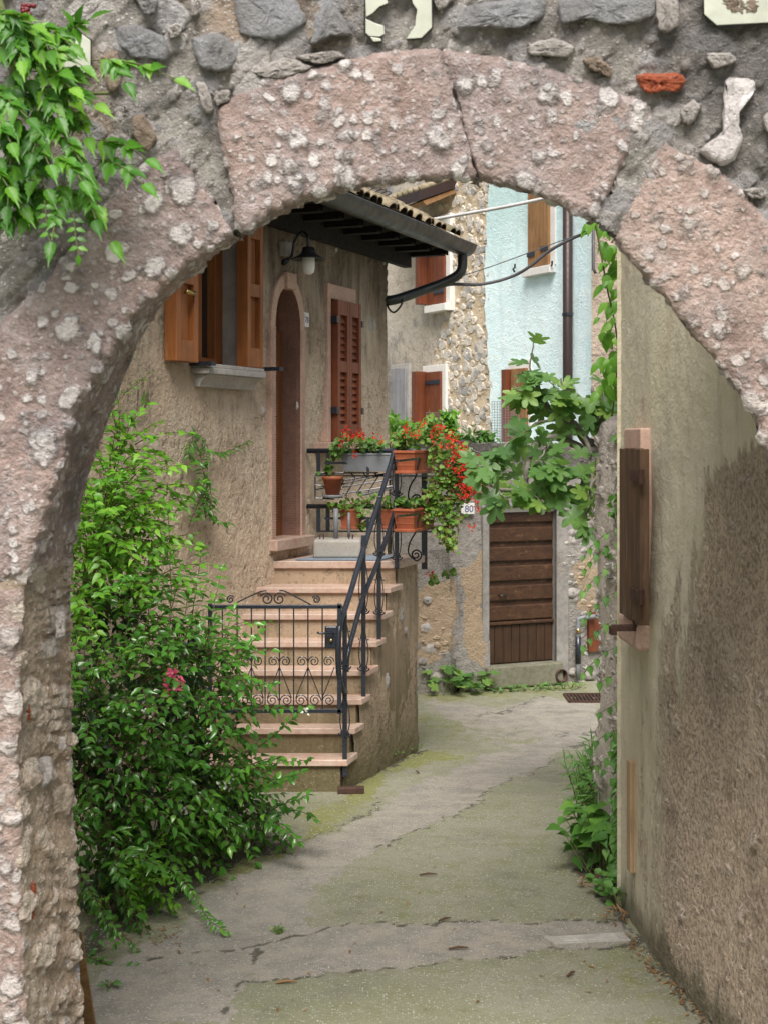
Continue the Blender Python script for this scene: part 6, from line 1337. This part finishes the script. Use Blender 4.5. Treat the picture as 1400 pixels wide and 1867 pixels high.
# fig tree
ft = Vector((1.72, 10.4, 0)); figt = thing('fig_tree', 'fig tree with grey limbs reaching over the garden wall towards the brown door', 'tree', ft); S_ = M(); L = Leaves('fig')
crown = P(1112, 812, 10.1); T = M(); T.tube(smoothpath([ft, ft+Vector((.02,-.1,1.2)), ft+Vector((-.06,-.2,2.0)), crown], 6), [.09]*6+[.08]*6+[.07]*7, 8, False); T.build('trunk', MT['bark'], figt, True)
FB = [([crown, P(1070,805,10.0), P(1045,775,9.9), P(1025,760,9.9), P(1000,745,9.9), P(985,715,9.9), P(972,690,9.9)], .05, 8), ([P(985,715,9.9), P(968,690,9.9), P(966,655,9.9), P(974,620,9.9)], .012, 5),
      ([P(1030,762,9.9), P(985,770,9.8), P(945,795,9.7), P(912,818,9.6), P(890,832,9.6), P(858,820,9.5)], .015, 12), ([crown, P(1072,822,9.95), P(1040,808,9.9), P(1005,798,9.8), P(975,812,9.7), P(960,850,9.6), P(958,880,9.6), P(945,893,9.6), P(905,890,9.5), P(885,875,9.5)], .04, 9),
      ([crown, P(1085,775,10), P(1082,730,10), P(1078,705,10)], .035, 6), ([P(1060,790,9.9), P(1075,825,9.8), P(1070,855,9.7), P(1040,865,9.7)], .022, 4), ([P(1070,855,9.7), P(1055,885,9.6), P(1030,890,9.6), P(1005,870,9.6)], .014, 6), ([P(1100,850,9.7), P(1080,880,9.5), P(1070,930,9.4), P(1066,965,9.3)], .018, 9),
      ([crown, P(1120,760,10), P(1125,720,9.9), P(1118,690,9.9)], .03, 7), ([P(1020,755,9.9), P(1022,720,9.8), P(1010,705,9.8), P(995,688,9.8)], .012, 6), ([P(960,850,9.6), P(985,865,9.5), P(995,885,9.5)], .009, 4), ([P(890,832,9.6), P(880,850,9.5), P(862,842,9.5)], .009, 4), ([P(1080,740,10), P(1055,730,9.9), P(1035,725,9.8), P(1020,690,9.8)], .013, 7), ([P(960,720,9.9), P(950,715,9.8), P(935,705,9.8)], .009, 5),
      ([P(1005,798,9.8), P(985,835,9.6), P(970,845,9.6)], .012, 5), ([P(1090,780,10), P(1100,745,9.8), P(1100,715,9.8)], .016, 6), ([P(1045,860,9.7), P(1020,855,9.5), P(990,840,9.5)], .01, 6), ([P(905,890,9.5), P(915,905,9.4), P(930,905,9.4)], .008, 3), ([P(958,880,9.6), P(975,905,9.5), P(990,915,9.4)], .009, 4)]
for pts, r, n in [(q_[0], q_[1]*.8, q_[2]+1) for q_ in FB]:
    p = smoothpath(pts, 5); S_.tube([q+rv(.006) for q in p], [max(.005, lerp(r, r*.3, i/len(p))) for i in range(len(p))], 7, False)
    for k in range(n+1):
        f = .3+.7*k/(n+1); i = min(len(p)-2, int(f*(len(p)-1))); q = p[i]+rv(.03); l = rnd.uniform(.10,.17)
        ld = Vector((rnd.uniform(-1,1), rnd.uniform(-.9,.2), rnd.uniform(-.9,.35))); L.add(q+ld.normalized()*.04, ld, Vector((0,-.75,.75))+rv(.35), l, None); L.w[-1] = l*.92
for k in range(44):
    x, y = rnd.choice([(900,840),(890,880),(925,875),(945,900),(985,905),(1000,700),(1040,710),(1080,720),(1060,760),(1100,760),(960,720),(930,770),(990,850),(920,870),(1050,880),(1060,930),(880,830),(1110,720),(1010,880),(970,760)]); l = rnd.uniform(.09,.15)
    ld = Vector((rnd.uniform(-1,1), rnd.uniform(-.9,.2), rnd.uniform(-.9,.3))); L.add(P(x+rnd.gauss(0,22), y+rnd.gauss(0,18), rnd.uniform(9.5,10.2)), ld, Vector((0,-.75,.75))+rv(.35), l, None); L.w[-1] = l*.92
S_.build('branches', MT['bark'], figt, True); L.mesh().build('crown', MT['fig'], figt, True)
# geraniums
def blossoms(Lf, pts, d, size=.02, n=9, j=.022):
    for px, py in pts:
        c = P(px, py, d+rnd.uniform(-.04,.04))
        for k in range(n): o = rv(j*rnd.uniform(.3,1)); Lf.add(c+o, o+Vector((0,-.02,0)), Vector((0,-1,.4))+rv(.4), size*rnd.uniform(.7,1.2), size*.45)
def geranium(label, base, blobs, reds, d, n=60, ll=.05, dry=.12, mat='gerleaf'):
    L = Leaves('round'); D = Leaves('lance'); Fm = Leaves('ovate'); S_ = M(); 
    for (px, py, rx, ry) in blobs:
        for k in range(n):
            x, y = px+rnd.gauss(0, rx*.5), py+rnd.gauss(0, ry*.5); q = P(x, y, d+rnd.uniform(-.12,.1))
            l = ll*rnd.uniform(.6,1.15); L.add(q, rv()+Vector((0,-.3,-.3)), Vector((0,-.8,.7))+rv(.45), l, l*.95)
            if rnd.random() < dry: D.add(q, rv(), rv(), .06, .01)
            if rnd.random() < .25: S_.tube([P(px, py, d), q], .0022, 4, False)
    blossoms(Fm, reds, d-.2, .028, 11, .026)
    for px, py in reds:
        if rnd.random() < .7: c = min(blobs, key=lambda b: (b[0]-px)**2+(b[1]-py)**2); S_.tube([P(c[0], c[1], d), P((c[0]+px)/2, (c[1]+py)/2-5, d-.08), P(px, py, d-.2)], .0022, 4, False)
    return plant('geranium', label, 'geranium', base, [('stem', S_, MT['drystem']), ('foliage', L.mesh(), MT[mat]), ('dry_leaves', D.mesh(), MT['dry']), ('blossoms', Fm.mesh(), MT['redpetal'])], 'geraniums on the landing')
geranium('geranium with red flowers in the long grey flower box', bpt(665, 832, .1), [(640,812,30,18),(670,812,26,16),(620,810,16,16),(612,825,10,14),(690,815,14,14)], [(628,785),(624,792),(650,795),(655,790),(661,795),(640,792),(683,795),(622,808),(646,828),(630,783),(692,803),(657,788),(638,798)], 12.12, 34, .045)
geranium('bushy geranium with red flowers above the terracotta box on the upper side rail', spt(755, 825, .1), [(750,800,28,22),(775,790,26,20),(735,805,16,16),(785,775,12,16),(800,805,26,18)], [(740,783),(737,790),(755,795),(760,790),(800,785),(805,780),(797,778),(790,790),(815,795),(742,779),(770,770),(830,800),(825,808)], 11.6, 60, .046, .2)
geranium('long cascade of red and yellowing geraniums trailing below the upper flower box', spt(800, 830, .12), [(800,830,24,24),(825,835,24,24),(840,860,24,26),(820,870,26,26),(800,880,22,24),(835,895,20,24),(815,915,24,22),(800,930,20,20),(825,945,18,20),(810,970,18,18),(822,990,12,14),(785,905,14,22),(780,940,12,20),(845,830,18,16),(860,855,16,20),(855,885,16,20),(868,870,12,18),(835,850,24,30)],
     [(838,812),(845,820),(850,835),(832,825),(855,845),(862,850),(868,862),(875,835),(880,870),(872,878),(858,885),(850,890),(865,895),(878,888),(842,905),(856,905),(835,858),(846,868),(882,905),(868,925),(858,960),(820,818),(828,838),(870,912),(848,852),(826,800),(838,880),(884,882),(815,845),(858,870),(864,880),(844,842),(836,832),(842,828),(790,800),(808,812),(818,790),(848,842),(851,858),(859,858),(866,876),(843,886),(840,866),(829,855),(853,898),(872,892)], 11.55, 80, .038, .5, 'geryellow')
for o in []: pass
geranium('green geranium filling the lower terracotta box under the cascade', spt(760, 925, .1), [(745,918,24,10),(770,915,22,10),(730,915,14,10)], [], 11.6, 34, .045, .1)
geranium('half dried geranium in the small boxes on the lower landing rail', bpt(650, 925, .1), [(640,918,26,10),(670,915,24,12),(700,918,18,10),(655,938,12,14),(615,925,12,10),(660,955,8,10)], [], 12.1, 24, .045, .45)
geranium('thin trailing geranium stem hanging against the grey wall', spt(800, 1000, .1), [(790,1055,8,6),(812,1046,8,6),(822,1040,6,6),(785,1062,6,5)], [(784,1046)], 12.0, 8, .045, .1)
L = Leaves('lance'); S_ = M()
for k in range(60): q = bpt(607+rnd.gauss(0,10), 872+rnd.gauss(0,6), .2); S_.tube([bpt(607, 880, .16), q], .0018, 4, False); L.add(q, rv()+Vector((0,0,-.2)), rv(), .05, .014)
L9 = Leaves('round'); 
for k in range(16): L9.add(bpt(600+rnd.gauss(0,7), 855+rnd.gauss(0,8), .16), rv(), Vector((0,-1,.5))+rv(.4), .04, .035)
plant('dried_plant', 'withered brown plant in the round terracotta pot', 'plant', bpt(607, 880, .16), [('stem', S_, MT['drystem']), ('foliage', L.mesh(), MT['dry']), ('green_leaves', L9.mesh(), MT['gerleaf'])])
# hedge on the terrace behind
L = Leaves('ovate')
for k in range(750):
    x = rnd.uniform(700, 835); y = rnd.uniform(np.interp(x, [700,720,780,835], [750,762,775,790]), 835); L.add(P(x, y, rnd.uniform(16.2,16.8)), rv()+Vector((0,-.3,-.2)), UP+Vector((0,-.6,0))+rv(.5), rnd.uniform(.08,.14), .045)
for k in range(160): L.add(P(818+rnd.gauss(0,7), rnd.uniform(752,800), 16.3), rv(), UP+Vector((0,-.6,0))+rv(.5), .09, .04)
plant('terrace_hedge', 'light green hedge on the terrace behind the red geraniums', 'hedge', P(760, 835, 16.5), [('foliage', L.mesh(), MT['bushlight'])])
L = Leaves('ovate')
for k in range(120): L.add(P(845+rnd.uniform(-15,60), 800+rnd.gauss(0,10), 15.9), rv()+Vector((0,-.3,-.2)), UP+Vector((0,-.6,0))+rv(.5), rnd.uniform(.08,.12), .045)
plant('terrace_shrub', 'low green shrub on top of the cellar wall behind the red flowers', 'shrub', P(865, 815, 15.9), [('foliage', L.mesh(), MT['weed'])])
# litter on the ground
L = Leaves('ovate'); L2 = Leaves('lance')
for k in range(70):
    px, py = rnd.uniform(280,1130), rnd.uniform(1500,1860); q = G(px, py)+Vector((0,0,.008)); l = rnd.uniform(.012,.035); (L if k % 3 else L2).add(q, Vector((rnd.uniform(-1,1), rnd.uniform(-1,1), .05)), UP+rv(.3), l, l*.4)
for k in range(140):
    px = rnd.uniform(1150,1300); py = 1725+(px-1150)*1.02-abs(rnd.gauss(0,14)); q = G(px-rnd.uniform(0,20), py)+Vector((0,0,.008)); l = rnd.uniform(.012,.035); (L if k % 2 else L2).add(q, Vector((rnd.uniform(-1,1), rnd.uniform(-1,1), .05)), UP+rv(.4), l, l*.4)
for k in range(60): q = G(rnd.uniform(690,860), rnd.uniform(1372,1440))+Vector((0,0,.008)); L.add(q, Vector((rnd.uniform(-1,1), rnd.uniform(-1,1), .05)), UP+rv(.3), .018, .01)
for k in range(60): q = G(rnd.uniform(190,330), rnd.uniform(1690,1725))+Vector((0,0,.008)); L2.add(q, Vector((rnd.uniform(-1,1), rnd.uniform(-1,1), .05)), UP+rv(.3), .03, .007)
mm = L.mesh(); L2.mesh(mm); meta(mm.build('leaf_litter', MT['dry']), 'dry leaf bits and twigs scattered over the paving', 'leaf litter', None, 'stuff')
for k, (px, py) in enumerate(((835,1733),(1040,1780),(523,1795),(780,1598),(760,1410),(810,1680))):
    q = G(px, py)+Vector((0,0,.012)); m = M(); a = rnd.uniform(0,3); e = Vector((math.cos(a), math.sin(a)*.6, .02))*.05
    m.tube([q-e, q+Vector((0,0,.006)), q+e], [.005,.007,.003], 5); top(rebase(m.build('twig', MT['dry'] if k == 2 else MT['twig']), q), ['dark brown curl of bark right of the middle of the foreground paving','short dark twig near the right foreground wall','orange brown twig in the left foreground below the long crack','short brown twig in the middle of the mossy paving','pale straw stalk on the worn strip near the stairs','brown twig just above the long cross joint'][k], 'twig')
# ================================================================== LIGHT AND CAMERA
w = bpy.data.worlds.new('World'); scene.world = w; w.use_nodes = True; nt = w.node_tree
bg = nt.nodes['Background']; sky = nt.nodes.new('ShaderNodeTexSky'); sky.sky_type = 'NISHITA'; sky.sun_disc = False
SE, SA_ = R(54), R(184)   # sun elevation, azimuth measured clockwise from +y
sky.sun_elevation = SE; sky.sun_rotation = SA_; sky.dust_density = 4.0; sky.air_density = 1.0; sky.ozone_density = 1.0
hs_ = nt.nodes.new('ShaderNodeHueSaturation'); hs_.inputs['Saturation'].default_value = .32
nt.links.new(sky.outputs[0], hs_.inputs['Color']); nt.links.new(hs_.outputs[0], bg.inputs['Color']); bg.inputs['Strength'].default_value = .14
sun = bpy.data.lights.new('sun', 'SUN'); sun.energy = 5.0; sun.angle = R(34); sun.color = (1.0, .94, .86)
so = bpy.data.objects.new('sun', sun); col.objects.link(so); dirv = Vector((math.sin(SA_)*math.cos(SE), math.cos(SA_)*math.cos(SE), math.sin(SE)))
so.rotation_euler = dirv.to_track_quat('Z', 'Y').to_euler(); so.location = (0, 0, 12)
cam = bpy.data.cameras.new('camera'); co = bpy.data.objects.new('camera', cam); col.objects.link(co); co.location = (0, 0, EYE); co.rotation_euler = (R(90), 0, 0)
cam.sensor_fit = 'VERTICAL'; cam.sensor_height = 36; cam.lens = FOC/1867*36; cam.shift_y = -(933.5-HOR)/1867; cam.clip_end = 500; cam.clip_start = .05
cam.dof.use_dof = True; cam.dof.focus_distance = 10.5; cam.dof.aperture_fstop = 7.0
scene.camera = co
scene.view_settings.view_transform = 'Standard'; scene.view_settings.look = 'None'; scene.view_settings.exposure = 0
scene.render.engine = 'CYCLES'
